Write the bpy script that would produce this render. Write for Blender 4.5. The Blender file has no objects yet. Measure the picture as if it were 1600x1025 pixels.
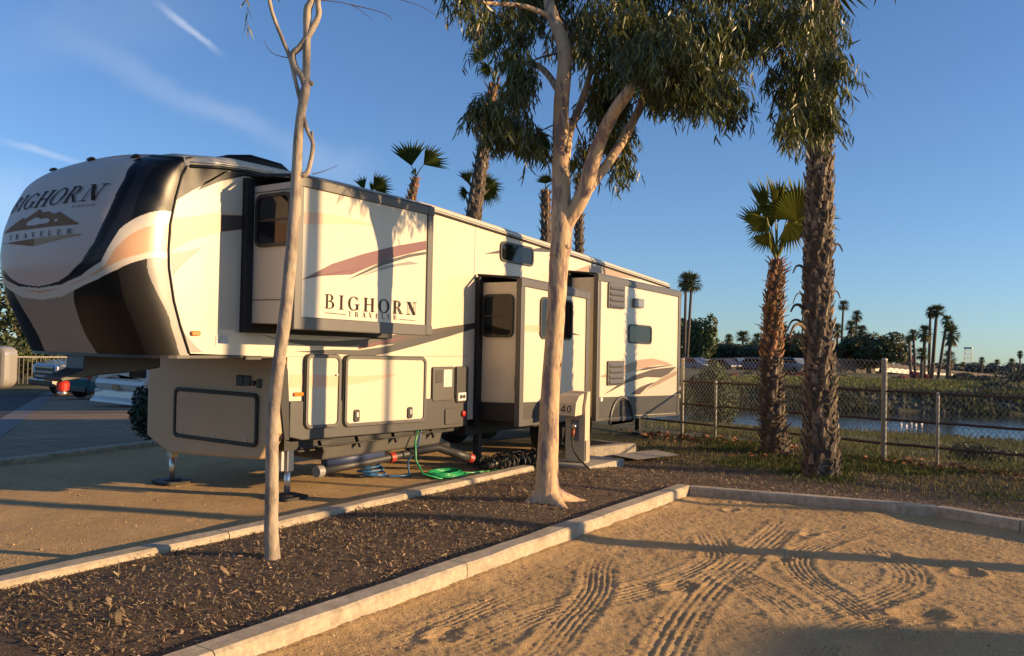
import bpy, bmesh, math, random
import numpy as np
from mathutils import Vector, Matrix, noise as mnoise
random.seed(11); RNG = np.random.default_rng(7)
SC = bpy.context.scene; COL = SC.collection
PI = math.pi
# ------------------------------------------------------------------ camera
cam_d = bpy.data.cameras.new('camera'); cam = bpy.data.objects.new('camera', cam_d); COL.objects.link(cam)
F_PX, YAW, PITCH, ROLL, EYE = 1300.0, math.atan(900/1300.0), math.radians(1.0), math.radians(1.13), 1.85
Fh = Vector((math.cos(YAW), math.sin(YAW), 0)); Rh = Vector((math.sin(YAW), -math.cos(YAW), 0)); Zv = Vector((0, 0, 1))
Fv = Fh*math.cos(PITCH)+Zv*math.sin(PITCH); U0 = -Fh*math.sin(PITCH)+Zv*math.cos(PITCH)
Rv = Rh*math.cos(ROLL)+U0*math.sin(ROLL); Uv = U0*math.cos(ROLL)-Rh*math.sin(ROLL)
M = Matrix((Rv, Uv, -Fv)).transposed().to_4x4(); M.translation = (0, 0, EYE)
cam.matrix_world = M
cam_d.sensor_width = 36; cam_d.lens = F_PX/1600*36; cam_d.clip_start = .05; cam_d.clip_end = 3000
SC.camera = cam
# ------------------------------------------------------------------ light
SUN_EL = math.radians(11.0); SUN_AZ = math.radians(23.7)
sun_to = Vector((math.sin(SUN_AZ)*math.cos(SUN_EL), -math.cos(SUN_AZ)*math.cos(SUN_EL), math.sin(SUN_EL)))
sd = bpy.data.lights.new('sun', 'SUN'); sd.energy = 5.0; sd.angle = math.radians(.5); sd.color = (1, .66, .33)
so = bpy.data.objects.new('sun', sd); COL.objects.link(so)
so.rotation_euler = sun_to.to_track_quat('Z', 'Y').to_euler()
W = bpy.data.worlds.new('World'); SC.world = W; W.use_nodes = True
nt = W.node_tree; nt.nodes.clear()
def wn(t, **k):
    n = nt.nodes.new(t)
    for a, b in k.items(): setattr(n, a, b)
    return n
out = wn('ShaderNodeOutputWorld'); bg = wn('ShaderNodeBackground'); bg.inputs['Strength'].default_value = .09
sky = wn('ShaderNodeTexSky', sky_type='NISHITA'); sky.sun_disc = False; sky.sun_elevation = SUN_EL
sky.sun_rotation = PI-SUN_AZ; sky.altitude = 0; sky.air_density = 1.0; sky.dust_density = .5; sky.ozone_density = 2.2
tc = wn('ShaderNodeTexCoord'); mp = wn('ShaderNodeMapping'); mp.inputs['Location'].default_value = (0, 0, .035)
nt.links.new(tc.outputs['Generated'], mp.inputs['Vector']); nt.links.new(mp.outputs['Vector'], sky.inputs['Vector'])
# thin cirrus: streaks laid out on the sky dome in world directions
def cloud(direction, up, half_len, half_wid, amount, scale):
    """one streak: a soft band round a great-circle arc"""
    d = Vector(direction).normalized(); t = Vector(up).normalized(); t = (t-d*t.dot(d)).normalized(); n = d.cross(t)
    def dot(v):
        x = wn('ShaderNodeVectorMath', operation='DOT_PRODUCT'); nt.links.new(tc.outputs['Generated'], x.inputs[0]); x.inputs[1].default_value = v; return x.outputs['Value']
    def mth(op, a, b=None):
        x = wn('ShaderNodeMath', operation=op)
        for i, s in enumerate((a, b)):
            if s is None: continue
            if isinstance(s, (int, float)): x.inputs[i].default_value = s
            else: nt.links.new(s, x.inputs[i])
        return x.outputs[0]
    nz = wn('ShaderNodeTexNoise'); nz.inputs['Scale'].default_value = scale; nz.inputs['Detail'].default_value = 7; nz.inputs['Roughness'].default_value = .6
    nt.links.new(tc.outputs['Generated'], nz.inputs['Vector'])
    wob = mth('MULTIPLY', mth('SUBTRACT', nz.outputs['Fac'], .5), half_wid*1.6)
    a = mth('DIVIDE', mth('ABSOLUTE', mth('ADD', dot(n), wob)), half_wid); b = mth('DIVIDE', mth('ABSOLUTE', dot(t)), half_len)
    def soft(x):
        r = wn('ShaderNodeMapRange', interpolation_type='SMOOTHERSTEP'); nt.links.new(x, r.inputs['Value']); r.inputs['From Min'].default_value = 1; r.inputs['From Max'].default_value = 0; return r.outputs[0]
    front = mth('GREATER_THAN', dot(d), .3)
    return mth('MULTIPLY', mth('MULTIPLY', mth('MULTIPLY', soft(a), soft(b)), mth('MULTIPLY', mth('ADD', nz.outputs['Fac'], .15), amount)), front)
def pixdir(x, y): return Fv+Rv*((x-800)/F_PX)-Uv*((y-512.5)/F_PX)
STREAKS = [((245, 5), (345, 85), .055, .0065, .62, 26), ((150, 85), (450, 225), .19, .024, .24, 16), ((60, 60), (250, 20), .20, .05, .10, 8),
           ((20, 225), (115, 252), .06, .006, .40, 20), ((20, 290), (30, 350), .06, .05, .33, 8), ((470, 250), (560, 270), .08, .035, .20, 10)]
acc = None
for (p, q, hl, hw, am, sc_) in STREAKS:
    c = pixdir((p[0]+q[0])/2, (p[1]+q[1])/2); dirn = pixdir(*q)-pixdir(*p)
    v = cloud(c, dirn, hl, hw, am, sc_)
    if acc is None: acc = v
    else:
        x = wn('ShaderNodeMath', operation='ADD'); nt.links.new(acc, x.inputs[0]); nt.links.new(v, x.inputs[1]); acc = x.outputs[0]
mixc = wn('ShaderNodeMix', data_type='RGBA'); mixc.inputs['B'].default_value = (5.2, 5.6, 6.4, 1)
tint = wn('ShaderNodeMix', data_type='RGBA', blend_type='MULTIPLY'); tint.inputs['Factor'].default_value = 1; tint.inputs['B'].default_value = (.84, 1.04, 1.38, 1)
nt.links.new(sky.outputs['Color'], tint.inputs['A'])
nt.links.new(acc, mixc.inputs['Factor']); nt.links.new(tint.outputs['Result'], mixc.inputs['A'])
nt.links.new(mixc.outputs['Result'], bg.inputs['Color']); nt.links.new(bg.outputs[0], out.inputs[0])
SC.view_settings.view_transform = 'Standard'; SC.view_settings.look = 'None'; SC.view_settings.exposure = .75; SC.view_settings.gamma = 1
SC.view_settings.use_curve_mapping = False
SC.cycles.max_bounces = 6; SC.cycles.transparent_max_bounces = 8
# ------------------------------------------------------------------ materials
MATS = {}
def mat(name, col, rough=.6, metal=0.0, var=0.0, vscale=6.0, bump=0.0, bscale=40.0, island=0.0, col2=None, spec=.5, coat=0.0, sub=0.0, mscale=None, stretch=None, alpha=None, trans=0.0, detail=5, ramp=(.38, .62)):
    if name in MATS: return MATS[name]
    m = bpy.data.materials.new(name); m.use_nodes = True; t = m.node_tree; p = t.nodes['Principled BSDF']
    p.inputs['Roughness'].default_value = rough; p.inputs['Metallic'].default_value = metal
    p.inputs['Specular IOR Level'].default_value = spec; p.inputs['Coat Weight'].default_value = coat; p.inputs['Coat Roughness'].default_value = .05
    c = tuple(col)+(1,); p.inputs['Base Color'].default_value = c
    if trans: p.inputs['Transmission Weight'].default_value = trans
    L = t.links.new; src = None
    co = t.nodes.new('ShaderNodeTexCoord'); vec = co.outputs['Object']
    if stretch:
        mpn = t.nodes.new('ShaderNodeMapping'); mpn.inputs['Scale'].default_value = stretch; L(vec, mpn.inputs['Vector']); vec = mpn.outputs[0]
    if col2 is not None:
        nz = t.nodes.new('ShaderNodeTexNoise'); nz.inputs['Scale'].default_value = mscale or vscale; nz.inputs['Detail'].default_value = detail; nz.inputs['Roughness'].default_value = .62; L(vec, nz.inputs['Vector'])
        rp = t.nodes.new('ShaderNodeValToRGB'); rp.color_ramp.elements[0].position = ramp[0]; rp.color_ramp.elements[1].position = ramp[1]
        rp.color_ramp.elements[0].color = c; rp.color_ramp.elements[1].color = tuple(col2)+(1,); L(nz.outputs['Fac'], rp.inputs['Fac']); src = rp.outputs['Color']
    if var or island:
        hs = t.nodes.new('ShaderNodeHueSaturation'); 
        if src: L(src, hs.inputs['Color'])
        else: hs.inputs['Color'].default_value = c
        val = None
        if var:
            nz2 = t.nodes.new('ShaderNodeTexNoise'); nz2.inputs['Scale'].default_value = vscale; nz2.inputs['Detail'].default_value = 8; nz2.inputs['Roughness'].default_value = .65; L(vec, nz2.inputs['Vector'])
            mr = t.nodes.new('ShaderNodeMapRange'); mr.inputs['From Min'].default_value = .25; mr.inputs['From Max'].default_value = .75; mr.inputs['To Min'].default_value = 1-var; mr.inputs['To Max'].default_value = 1+var
            L(nz2.outputs['Fac'], mr.inputs['Value']); val = mr.outputs[0]
        if island:
            g = t.nodes.new('ShaderNodeNewGeometry'); mi = t.nodes.new('ShaderNodeMapRange'); mi.inputs['To Min'].default_value = 1-island; mi.inputs['To Max'].default_value = 1+island
            L(g.outputs['Random Per Island'], mi.inputs['Value'])
            if val is None: val = mi.outputs[0]
            else:
                mu = t.nodes.new('ShaderNodeMath'); mu.operation = 'MULTIPLY'; L(val, mu.inputs[0]); L(mi.outputs[0], mu.inputs[1]); val = mu.outputs[0]
            w2 = t.nodes.new('ShaderNodeMath'); w2.operation = 'MULTIPLY'; w2.inputs[1].default_value = 7.31; L(g.outputs['Random Per Island'], w2.inputs[0])
            fr = t.nodes.new('ShaderNodeMath'); fr.operation = 'FRACT'; L(w2.outputs[0], fr.inputs[0])
            mh = t.nodes.new('ShaderNodeMapRange'); mh.inputs['To Min'].default_value = .5-.011*island/.4; mh.inputs['To Max'].default_value = .5+.011*island/.4; L(fr.outputs[0], mh.inputs['Value']); L(mh.outputs[0], hs.inputs['Hue'])
        L(val, hs.inputs['Value']); src = hs.outputs['Color']
    if src: L(src, p.inputs['Base Color'])
    if bump:
        nb = t.nodes.new('ShaderNodeTexNoise'); nb.inputs['Scale'].default_value = bscale; nb.inputs['Detail'].default_value = 6; nb.inputs['Roughness'].default_value = .65; L(vec, nb.inputs['Vector'])
        bp = t.nodes.new('ShaderNodeBump'); bp.inputs['Strength'].default_value = 1; bp.inputs['Distance'].default_value = bump; L(nb.outputs['Fac'], bp.inputs['Height']); L(bp.outputs[0], p.inputs['Normal'])
    if sub:   # thin leaf: let light through
        tr = t.nodes.new('ShaderNodeBsdfTranslucent'); mx = t.nodes.new('ShaderNodeMixShader'); mx.inputs[0].default_value = sub
        if src: L(src, tr.inputs['Color'])
        else: tr.inputs['Color'].default_value = c
        L(p.outputs[0], mx.inputs[1]); L(tr.outputs[0], mx.inputs[2]); L(mx.outputs[0], t.nodes['Material Output'].inputs['Surface'])
    MATS[name] = m; return m
# RV paint
cream = mat('cream_gelcoat', (.60, .53, .405), .34, var=.05, vscale=1.6, coat=.2, stretch=(2.2, 2.2, .22))
cream2 = mat('warm_white_gelcoat', (.64, .575, .465), .28, coat=.2, var=.02)
mauve = mat('pearl_white_cap', (.56, .43, .36), .5, coat=.04, spec=.25, var=.02)
navy = mat('navy_paint', (.014, .015, .020), .3, coat=.05, spec=.3)
blackp = mat('gloss_black_paint', (.006, .006, .006), .32, spec=.25)
charcoal = mat('charcoal_paint', (.020, .018, .016), .4, spec=.25)
greyp = mat('grey_paint', (.24, .225, .20), .35, coat=.2)
greige = mat('greige_paint', (.30, .255, .195), .45, spec=.3)
peach = mat('peach_paint', (.62, .36, .20), .3, coat=.3)
peach2 = mat('pale_peach_vinyl', (.66, .42, .27), .4)
purple = mat('plum_vinyl', (.15, .05, .055), .38)
brown = mat('brown_vinyl', (.075, .055, .045), .4)
tan = mat('tan_vinyl', (.36, .25, .17), .4)
swash = mat('dark_grey_vinyl', (.055, .052, .05), .38)
skirt = mat('grey_skirt', (.060, .058, .055), .42, var=.1, vscale=3)
trimg = mat('grey_trim', (.092, .087, .081), .4, var=.06, vscale=4)
rubber = mat('black_rubber', (.012, .012, .012), .6)
plast = mat('black_plastic', (.022, .021, .02), .45)
steel = mat('steel', (.55, .54, .52), .32, metal=.9, var=.08, vscale=10)
darkst = mat('dark_steel', (.02, .019, .018), .55, var=.2, vscale=8)
lettering_m = mat('lettering_brown', (.040, .025, .016), .75, spec=.1)
glass = mat('tinted_glass', (.008, .009, .010), .04, spec=.4)
redp = mat('red_plastic', (.55, .03, .02), .4)
amber = mat('amber_lens', (.75, .20, .02), .2, coat=.6)
whitep = mat('white_plastic', (.75, .73, .69), .4)
paper = mat('paper_label', (.62, .60, .55), .6, col2=(.42, .42, .40), mscale=70)
alu = mat('aluminium', (.72, .70, .66), .3, metal=.8)
rooft = mat('roof_membrane', (.56, .50, .39), .6, var=.1, vscale=3)
# ------------------------------------------------------------------ mesh building
class MB:
    def __init__(s): s.v = []; s.f = []; s.m = []; s.mats = []
    def mi(s, m):
        if m is None: m = MATS['grey_paint']
        if m not in s.mats: s.mats.append(m)
        return s.mats.index(m)
    def add(s, vs, fs, m):
        o = len(s.v); k = s.mi(m); s.v += [tuple(v) for v in vs]; s.f += [tuple(i+o for i in f) for f in fs]; s.m += [k]*len(fs); return s
    def box(s, x0, x1, y0, y1, z0, z1, m=None, rot=None, at=None):
        vs = [Vector((x, y, z)) for x in (x0, x1) for y in (y0, y1) for z in (z0, z1)]
        if rot is not None: vs = [rot@v for v in vs]
        if at is not None: vs = [v+Vector(at) for v in vs]
        return s.add(vs, [(0, 1, 3, 2), (4, 6, 7, 5), (0, 4, 5, 1), (2, 3, 7, 6), (0, 2, 6, 4), (1, 5, 7, 3)], m)
    def prism(s, poly, a0, a1, axis, m=None, cap=True):
        """poly: 2-D points; axis: 'x','y','z' extrude direction"""
        n = len(poly)
        def P(p, a): return (a, p[0], p[1]) if axis == 'x' else (p[0], a, p[1]) if axis == 'y' else (p[0], p[1], a)
        vs = [P(p, a0) for p in poly]+[P(p, a1) for p in poly]
        ar = sum(poly[i][0]*poly[(i+1) % n][1]-poly[(i+1) % n][0]*poly[i][1] for i in range(n))
        if axis == 'y': ar = -ar
        if a1 < a0: ar = -ar
        fs = [(i, (i+1) % n, (i+1) % n+n, i+n) for i in range(n)]
        if cap: fs += [tuple(range(n))[::-1], tuple(range(n, 2*n))]
        if ar < 0: fs = [f[::-1] for f in fs]
        return s.add(vs, fs, m)
    def tube(s, pts, rad, n=8, m=None, closed=False, caps=True, jitter=0):
        pts = [Vector(p) for p in pts]; k = len(pts)
        if not hasattr(rad, '__len__'): rad = [rad]*k
        vs = []; up = None
        for i in range(k):
            t = (pts[(i+1) % k]-pts[i-1]) if closed else (pts[min(i+1, k-1)]-pts[max(i-1, 0)])
            if t.length < 1e-9: t = Vector((0, 0, 1))
            t.normalize()
            if up is None:
                up = Vector((0, 0, 1)) if abs(t.z) < .9 else Vector((1, 0, 0))
            a = (up-t*up.dot(t)); a = a.normalized() if a.length > 1e-6 else t.orthogonal().normalized(); up = a; b = t.cross(a)
            for j in range(n):
                th = 2*PI*j/n; r = rad[i]*(1+(random.uniform(-jitter, jitter) if jitter else 0))
                vs.append(pts[i]+a*math.cos(th)*r+b*math.sin(th)*r)
        fs = []
        for i in range(k if closed else k-1):
            for j in range(n):
                a0 = i*n+j; a1 = i*n+(j+1) % n; b0 = ((i+1) % k)*n+j; b1 = ((i+1) % k)*n+(j+1) % n
                fs.append((a0, a1, b1, b0))
        if caps and not closed: fs += [tuple(range(n))[::-1], tuple(range((k-1)*n, k*n))]
        return s.add(vs, fs, m)
    def lathe(s, prof, n=20, m=None, origin=(0, 0, 0), axis='z'):
        """prof: (radius, height) pairs"""
        vs = []
        for r, h in prof:
            for j in range(n):
                a = 2*PI*j/n; p = (r*math.cos(a), r*math.sin(a), h)
                if axis == 'y': p = (p[0], p[2], -p[1])
                if axis == 'x': p = (p[2], p[1], -p[0])
                vs.append((p[0]+origin[0], p[1]+origin[1], p[2]+origin[2]))
        fs = [(i*n+j, i*n+(j+1) % n, (i+1)*n+(j+1) % n, (i+1)*n+j) for i in range(len(prof)-1) for j in range(n)]
        fs += [tuple(range(n))[::-1], tuple(range((len(prof)-1)*n, len(prof)*n))]
        return s.add(vs, fs, m)
    def build(s, name, parent=None, smooth=False, bevel=0, seg=2, off=None):
        me = bpy.data.meshes.new(name)
        o3 = wloc(parent) if off is None else Vector(off)
        me.from_pydata([(v[0]-o3.x, v[1]-o3.y, v[2]-o3.z) for v in s.v], [], s.f)
        for m in s.mats: me.materials.append(m)
        if len(s.mats) > 1: me.polygons.foreach_set('material_index', s.m)
        if smooth: me.polygons.foreach_set('use_smooth', [True]*len(me.polygons))
        me.update()
        ob = bpy.data.objects.new(name, me); COL.objects.link(ob); ob.parent = parent
        if parent is None and off is not None: ob.location = off
        if bevel:
            b = ob.modifiers.new('bevel', 'BEVEL'); b.width = bevel; b.segments = seg; b.limit_method = 'ANGLE'; b.angle_limit = math.radians(40)
        return ob
def wloc(o):
    v = Vector((0, 0, 0))
    while o is not None: v += o.location; o = o.parent
    return v
def np_mesh(name, V, Fq, mats, parent=None, smooth=False, midx=None, off=None):
    """fast mesh from numpy arrays; Fq (n,3) or (n,4)"""
    me = bpy.data.meshes.new(name); o3 = np.array(wloc(parent) if off is None else off)
    V = np.asarray(V, np.float32)-o3.astype(np.float32); Fq = np.asarray(Fq, np.int32); k = Fq.shape[1]
    me.vertices.add(len(V)); me.vertices.foreach_set('co', V.ravel())
    me.loops.add(Fq.size); me.loops.foreach_set('vertex_index', Fq.ravel())
    me.polygons.add(len(Fq)); me.polygons.foreach_set('loop_start', np.arange(0, Fq.size, k, dtype=np.int32)); me.polygons.foreach_set('loop_total', np.full(len(Fq), k, np.int32))
    for m in mats: me.materials.append(m)
    if midx is not None: me.polygons.foreach_set('material_index', np.asarray(midx, np.int32))
    if smooth: me.polygons.foreach_set('use_smooth', np.ones(len(Fq), bool))
    me.update(calc_edges=True); me.validate()
    ob = bpy.data.objects.new(name, me); COL.objects.link(ob); ob.parent = parent
    if parent is None and off is not None: ob.location = off
    return ob
def tag(o, label=None, cat=None, group=None, kind=None):
    if label: o['label'] = label
    if cat: o['category'] = cat
    if group: o['group'] = group
    if kind: o['kind'] = kind
    return o
def thing(name, label, cat, loc=(0, 0, 0), group=None):
    o = bpy.data.objects.new(name, None); COL.objects.link(o); o.location = loc; o.empty_display_size = .2
    return tag(o, label, cat, group)
def dup(root, loc=None, rotz=None, scale=None, label=None, parent=None):
    c = root.copy(); COL.objects.link(c); c.parent = parent
    for ch in list(root.children): dup(ch, parent=c)
    if loc is not None: c.location = loc
    if rotz is not None: c.rotation_euler = (0, 0, rotz)
    if scale is not None: c.scale = scale
    if label: c['label'] = label
    return c
def left_drop(y): return -.042*np.clip(np.asarray(y, float)-13, 0, 32)
def smoothstep(a, b, x):
    t = np.clip((x-a)/(b-a), 0, 1); return t*t*(3-2*t)
def vnoise(X, Y, sc, seed=0, octv=4):
    """cheap value noise on arrays"""
    out = np.zeros_like(X, dtype=float); amp = 1; tot = 0
    for o in range(octv):
        x = X*sc*2**o+seed*17.3; y = Y*sc*2**o+seed*9.1; xi = np.floor(x).astype(int); yi = np.floor(y).astype(int); fx = x-xi; fy = y-yi
        fx = fx*fx*(3-2*fx); fy = fy*fy*(3-2*fy)
        def h(a, b):
            n = (a*374761393+b*668265263+seed*1442695+o*97) & 0x7fffffff; n = ((n ^ (n >> 13))*1274126177) & 0x7fffffff; return ((n ^ (n >> 16)) & 0xffff)/65535.
        v = (h(xi, yi)*(1-fx)+h(xi+1, yi)*fx)*(1-fy)+(h(xi, yi+1)*(1-fx)+h(xi+1, yi+1)*fx)*fy
        out += v*amp; tot += amp; amp *= .5
    return out/tot
# ------------------------------------------------------------------ terrain, water, road
N_ = np.array((.97, -.24)); T_ = np.array((.24, .97)); P1_ = np.array((14.82, 2.76))
def uv_of(x, y): return (x-P1_[0])*N_[0]+(y-P1_[1])*N_[1], (x-P1_[0])*T_[0]+(y-P1_[1])*T_[1]
def terrain(x, y):
    u, v = uv_of(x, y)
    near = np.clip(25.8-.66*v, 11, 34); far = np.maximum(near+9, np.clip(47-.92*v, 24, 60))
    z = np.zeros_like(u)
    a = u > 1.2
    t1 = np.clip((u-1.2)/(near-1.2), 0, 1); t3 = np.clip((u-near)/4, 0, 1)
    zn = -1.6*t1**.85-.8*t3
    r1 = np.clip((u-(far-3))/3.0, 0, 1); r2 = np.clip((u-far)/3.5, 0, 1); r3 = np.clip((u-far-3.5)/12, 0, 1)
    z2 = zn+.8*r1+.95*r2**.8+.38*r3
    z2 = z2-.0195*np.maximum(u-far-25, 0)-.9*smoothstep(far+16, far+34, u)*smoothstep(34, 24, v)
    z = np.where(u > 1.2, z2+left_drop(y)*smoothstep(14, 2, u), left_drop(y)-.10*smoothstep(12.2, 13.5, y))
    und = (vnoise(x, y, .12, 3)-.5)
    return z+und*.35*smoothstep(2, 8, u)*np.where(u > far-2, 1, .5)
gu = np.concatenate([np.linspace(-160, -25, 12), np.linspace(-22, 0, 16), np.linspace(1, 70, 150), np.linspace(72, 140, 35), np.linspace(150, 900, 30)])
gv = np.concatenate([np.linspace(-500, -65, 15), np.linspace(-60, 60, 160), np.linspace(65, 500, 15)])
GU, GV = np.meshgrid(gu, gv, indexing='ij')
GX = P1_[0]+GU*N_[0]+GV*T_[0]; GY = P1_[1]+GU*N_[1]+GV*T_[1]; GZ = terrain(GX, GY)-.012*(GU < 1.2)-.07*smoothstep(-3.4, -5.2, GU)
ni, nj = GX.shape; idx = np.arange(ni*nj).reshape(ni, nj)
Fg = np.stack([idx[:-1, :-1], idx[1:, :-1], idx[1:, 1:], idx[:-1, 1:]], -1).reshape(-1, 4)
grassm = mat('grass_ground', (.050, .058, .016), .9, col2=(.125, .105, .045), mscale=.45, var=.35, vscale=9, bump=.05, bscale=7)
ground = np_mesh('ground', np.stack([GX, GY, GZ], -1).reshape(-1, 3), Fg, [grassm], smooth=True); tag(ground, kind='structure')
watm = mat('water_surface', (.012, .020, .022), .08, spec=.5, bump=.02, bscale=1.3, stretch=(1, 1, 1))
wq = [(u, v) for u, v in ((4, -260), (75, -260), (75, 60), (4, 60))]
wp = [(P1_[0]+u*N_[0]+v*T_[0], P1_[1]+u*N_[1]+v*T_[1]) for u, v in wq]
tag(MB().add([(x, y, -1.6) for x, y in wp], [(0, 1, 2, 3)], watm).build('water'), kind='structure')
asph = mat('asphalt', (.036, .034, .033), .85, var=.25, vscale=5, bump=.004, bscale=150, col2=(.048, .045, .042), mscale=.6)
conc = mat('concrete', (.40, .36, .29), .85, var=.16, vscale=7, bump=.003, bscale=90, col2=(.33, .30, .24), mscale=2.2)
concd = mat('concrete_gutter', (.17, .155, .135), .85, var=.15, vscale=6, bump=.003, bscale=90)
def sheet(name, poly, z, m):
    return tag(MB().add([(x, y, z) for x, y in poly], [tuple(range(len(poly)))], m).build(name), kind='structure')
gd = Vector((13.62, 25.21)).normalized(); gn = Vector((-gd.y, gd.x))
def gp(s, w): return (10.93+gd.x*s+gn.x*w, 24.56+gd.y*s+gn.y*w)
def slope_sheet(name, poly, z, m): return tag(MB().add([(x, y, z-.042*(y-13)) for x, y in poly], [tuple(range(len(poly)))], m).build(name), kind='structure')
lotm = mat('worn_asphalt', (.28, .19, .10), .9, var=.35, vscale=3, bump=.004, bscale=120, col2=(.21, .14, .075), mscale=.5)
slope_sheet('road', [gp(-13.1, 0), gp(30, .0), gp(30, 18), (-40, 45), (-40, 13.0)], .004, asph)
slope_sheet('gutter', [gp(-12.85, -.6), gp(30, -.6), gp(30, 0), gp(-13.1, 0)], .010, concd)
slope_sheet('parking_pad', [gp(-12.85, -.6), (19, 13.0), (31, 44), gp(23, -.6)], .004, lotm)
# ------------------------------------------------------------------ sand sites
sandm = mat('decomposed_granite_sand', (.64, .435, .21), .95, col2=(.55, .365, .17), mscale=1.6, var=.34, vscale=75, bump=.02, bscale=110, spec=.2)
KERB_F = [(-4, 3.88), (9.68, 4.08)]
END_K = [(9.68, 4.08), (10.30, 1.39), (10.04, .53), (8.9, -3.2)]
def track_field(X, Y):
    """tyre tracks pressed into the loose sand: ribs along the path, lugs across"""
    Hh = np.zeros_like(X)
    TR = [([(3.6, 3.15), (4.2, 3.05), (4.9, 3.0), (5.6, 2.78), (6.3, 2.62), (7.0, 2.62), (7.7, 2.95), (8.2, 3.25)], .34, 5),
          ([(3.4, 2.55), (4.1, 2.62), (4.8, 2.80), (5.5, 3.0), (6.1, 3.3), (6.6, 3.5)], .30, 5),
          ([(3.2, 1.6), (4.6, 2.05), (6.0, 2.35), (7.4, 2.45), (9.2, 2.6)], .32, 4),
          ([(6.9, 2.75), (6.55, 2.30), (6.15, 1.85), (5.75, 1.55), (5.3, 1.35)], .36, 6),
          ([(5.6, 1.75), (6.1, 1.45), (6.7, 1.25), (7.2, 1.15), (7.7, 1.25), (8.1, 1.55), (8.6, 1.75)], .34, 5),
          ([(5.2, .9), (5.9, 1.05), (6.5, 1.5), (7.0, 1.9), (7.6, 2.1), (8.5, 2.0), (9.4, 1.75)], .30, 5),
          ([(3.4, 3.45), (4.4, 3.42), (5.4, 3.45)], .26, 4), ([(2.9, .9), (4.3, 1.2), (5.6, 1.3), (6.4, .95), (6.9, .4)], .3, 5)]
    for pts, wid, ribs in TR:
        P = np.array(pts); 
        # densify with Catmull-Rom
        Q = []
        for i in range(len(P)-1):
            p0 = P[max(i-1, 0)]; p1 = P[i]; p2 = P[i+1]; p3 = P[min(i+2, len(P)-1)]
            for t in np.linspace(0, 1, 10, endpoint=False):
                Q.append(.5*((2*p1)+(-p0+p2)*t+(2*p0-5*p1+4*p2-p3)*t*t+(-p0+3*p1-3*p2+p3)*t**3))
        Q.append(P[-1]); Q = np.array(Q); L = np.concatenate([[0], np.cumsum(np.linalg.norm(np.diff(Q, axis=0), axis=1))])
        sel = (X > Q[:, 0].min()-.5) & (X < Q[:, 0].max()+.5) & (Y > Q[:, 1].min()-.5) & (Y < Q[:, 1].max()+.5)
        x = X[sel]; y = Y[sel]; best = np.full(x.shape, 9.); sv = np.zeros_like(x); dv = np.zeros_like(x)
        for i in range(len(Q)-1):
            d = Q[i+1]-Q[i]; l = np.hypot(*d); d = d/l; rx = x-Q[i, 0]; ry = y-Q[i, 1]; s = np.clip(rx*d[0]+ry*d[1], 0, l); n = -rx*d[1]+ry*d[0]
            e = np.hypot(rx-s*d[0], ry-s*d[1]); b = e < best; best = np.where(b, e, best); sv = np.where(b, L[i]+s, sv); dv = np.where(b, n, dv)
        w = wid/2; ends = smoothstep(0, .9, sv)*smoothstep(0, .9, L[-1]-sv)*(best < w*1.9)
        inside = smoothstep(w, w*.88, best); ph = dv/w
        rib = .5+.5*np.cos(ph*PI*ribs*1.35+.25*np.sin(sv*1.7+len(pts))); lug = .5+.5*np.sin(sv*2*PI/.075+ph*2.0); edge = smoothstep(.45, .8, np.abs(ph))
        pat = (.62+.5*vnoise(sv*3, dv*3, 1., 5))
        brk = smoothstep(.28, .55, vnoise(x, y, 2.6, 8, 3))*.60+.40
        dep = inside*brk*(-.008+.0125*rib*(1-edge*.5)*pat+.009*lug*edge*pat)
        lip = .006*np.exp(-((best-w*1.1)/.035)**2)
        Hs = (dep+lip)*ends; cur = Hh[sel]; Hh[sel] = np.where(inside*ends > .3, Hs*.85+cur*.35, cur+Hs)
    # scuffs where a wheel turned and a boot kicked
    for cx, cy, r in ((7.35, 2.2, .12), (8.5, 2.25, .10), (8.0, 1.4, .16), (6.45, .95, .2), (6.1, .85, .18), (6.0, 2.55, .15), (4.1, 3.3, .12), (9.2, 3.3, .1), (7.9, .8, .14)):
        e = np.hypot(X-cx, (Y-cy)*1.3); Hh += np.where(e < r*2.2, (-.016*np.exp(-(e/r)**2)+.011*np.exp(-((e-r*1.3)/(.35*r))**2))*(.6+.9*vnoise(X*9, Y*9, 1., 4)), 0)
    return Hh
def sand_mesh(name, x0, x1, y0, y1, step, fn, keep):
    xs = np.arange(x0, x1+step, step); ys = np.arange(y0, y1+step, step); X, Y = np.meshgrid(xs, ys, indexing='ij'); Z = fn(X, Y)
    a, b = X.shape; ix = np.arange(a*b).reshape(a, b); q = np.stack([ix[:-1, :-1], ix[1:, :-1], ix[1:, 1:], ix[:-1, 1:]], -1)
    cx = (X[:-1, :-1]+X[1:, 1:])/2; cy = (Y[:-1, :-1]+Y[1:, 1:])/2; q = q[keep(cx, cy)]
    return tag(np_mesh(name, np.stack([X, Y, Z], -1).reshape(-1, 3), q, [sandm], smooth=True), kind='structure')
def end_x(y): return np.interp(y, [-3.2, .53, 1.39, 4.08], [8.9, 10.04, 10.30, 9.68])
def kf(x): return 3.88+(x+4)*(.2/13.68)
def sandA(X, Y):
    z = .010*(vnoise(X, Y, 1.3, 1)-.5)*2+.007*(vnoise(X, Y, 9, 2)-.5)*2+.0045*(vnoise(X, Y, 38, 3, 2)-.5)*2
    k = np.minimum(kf(X)-Y, end_x(Y)-X); z = z+.035*np.exp(-np.maximum(k-.15, 0)/.12)*(.4+.8*vnoise(X, Y, 4, 6))
    return z+track_field(X, Y)+.004
sand_mesh('sand_near', 2.2, 10.35, -.6, 4.0, .014, sandA, lambda x, y: (y < kf(x)-.1) & (x < end_x(y)-.08))
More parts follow.
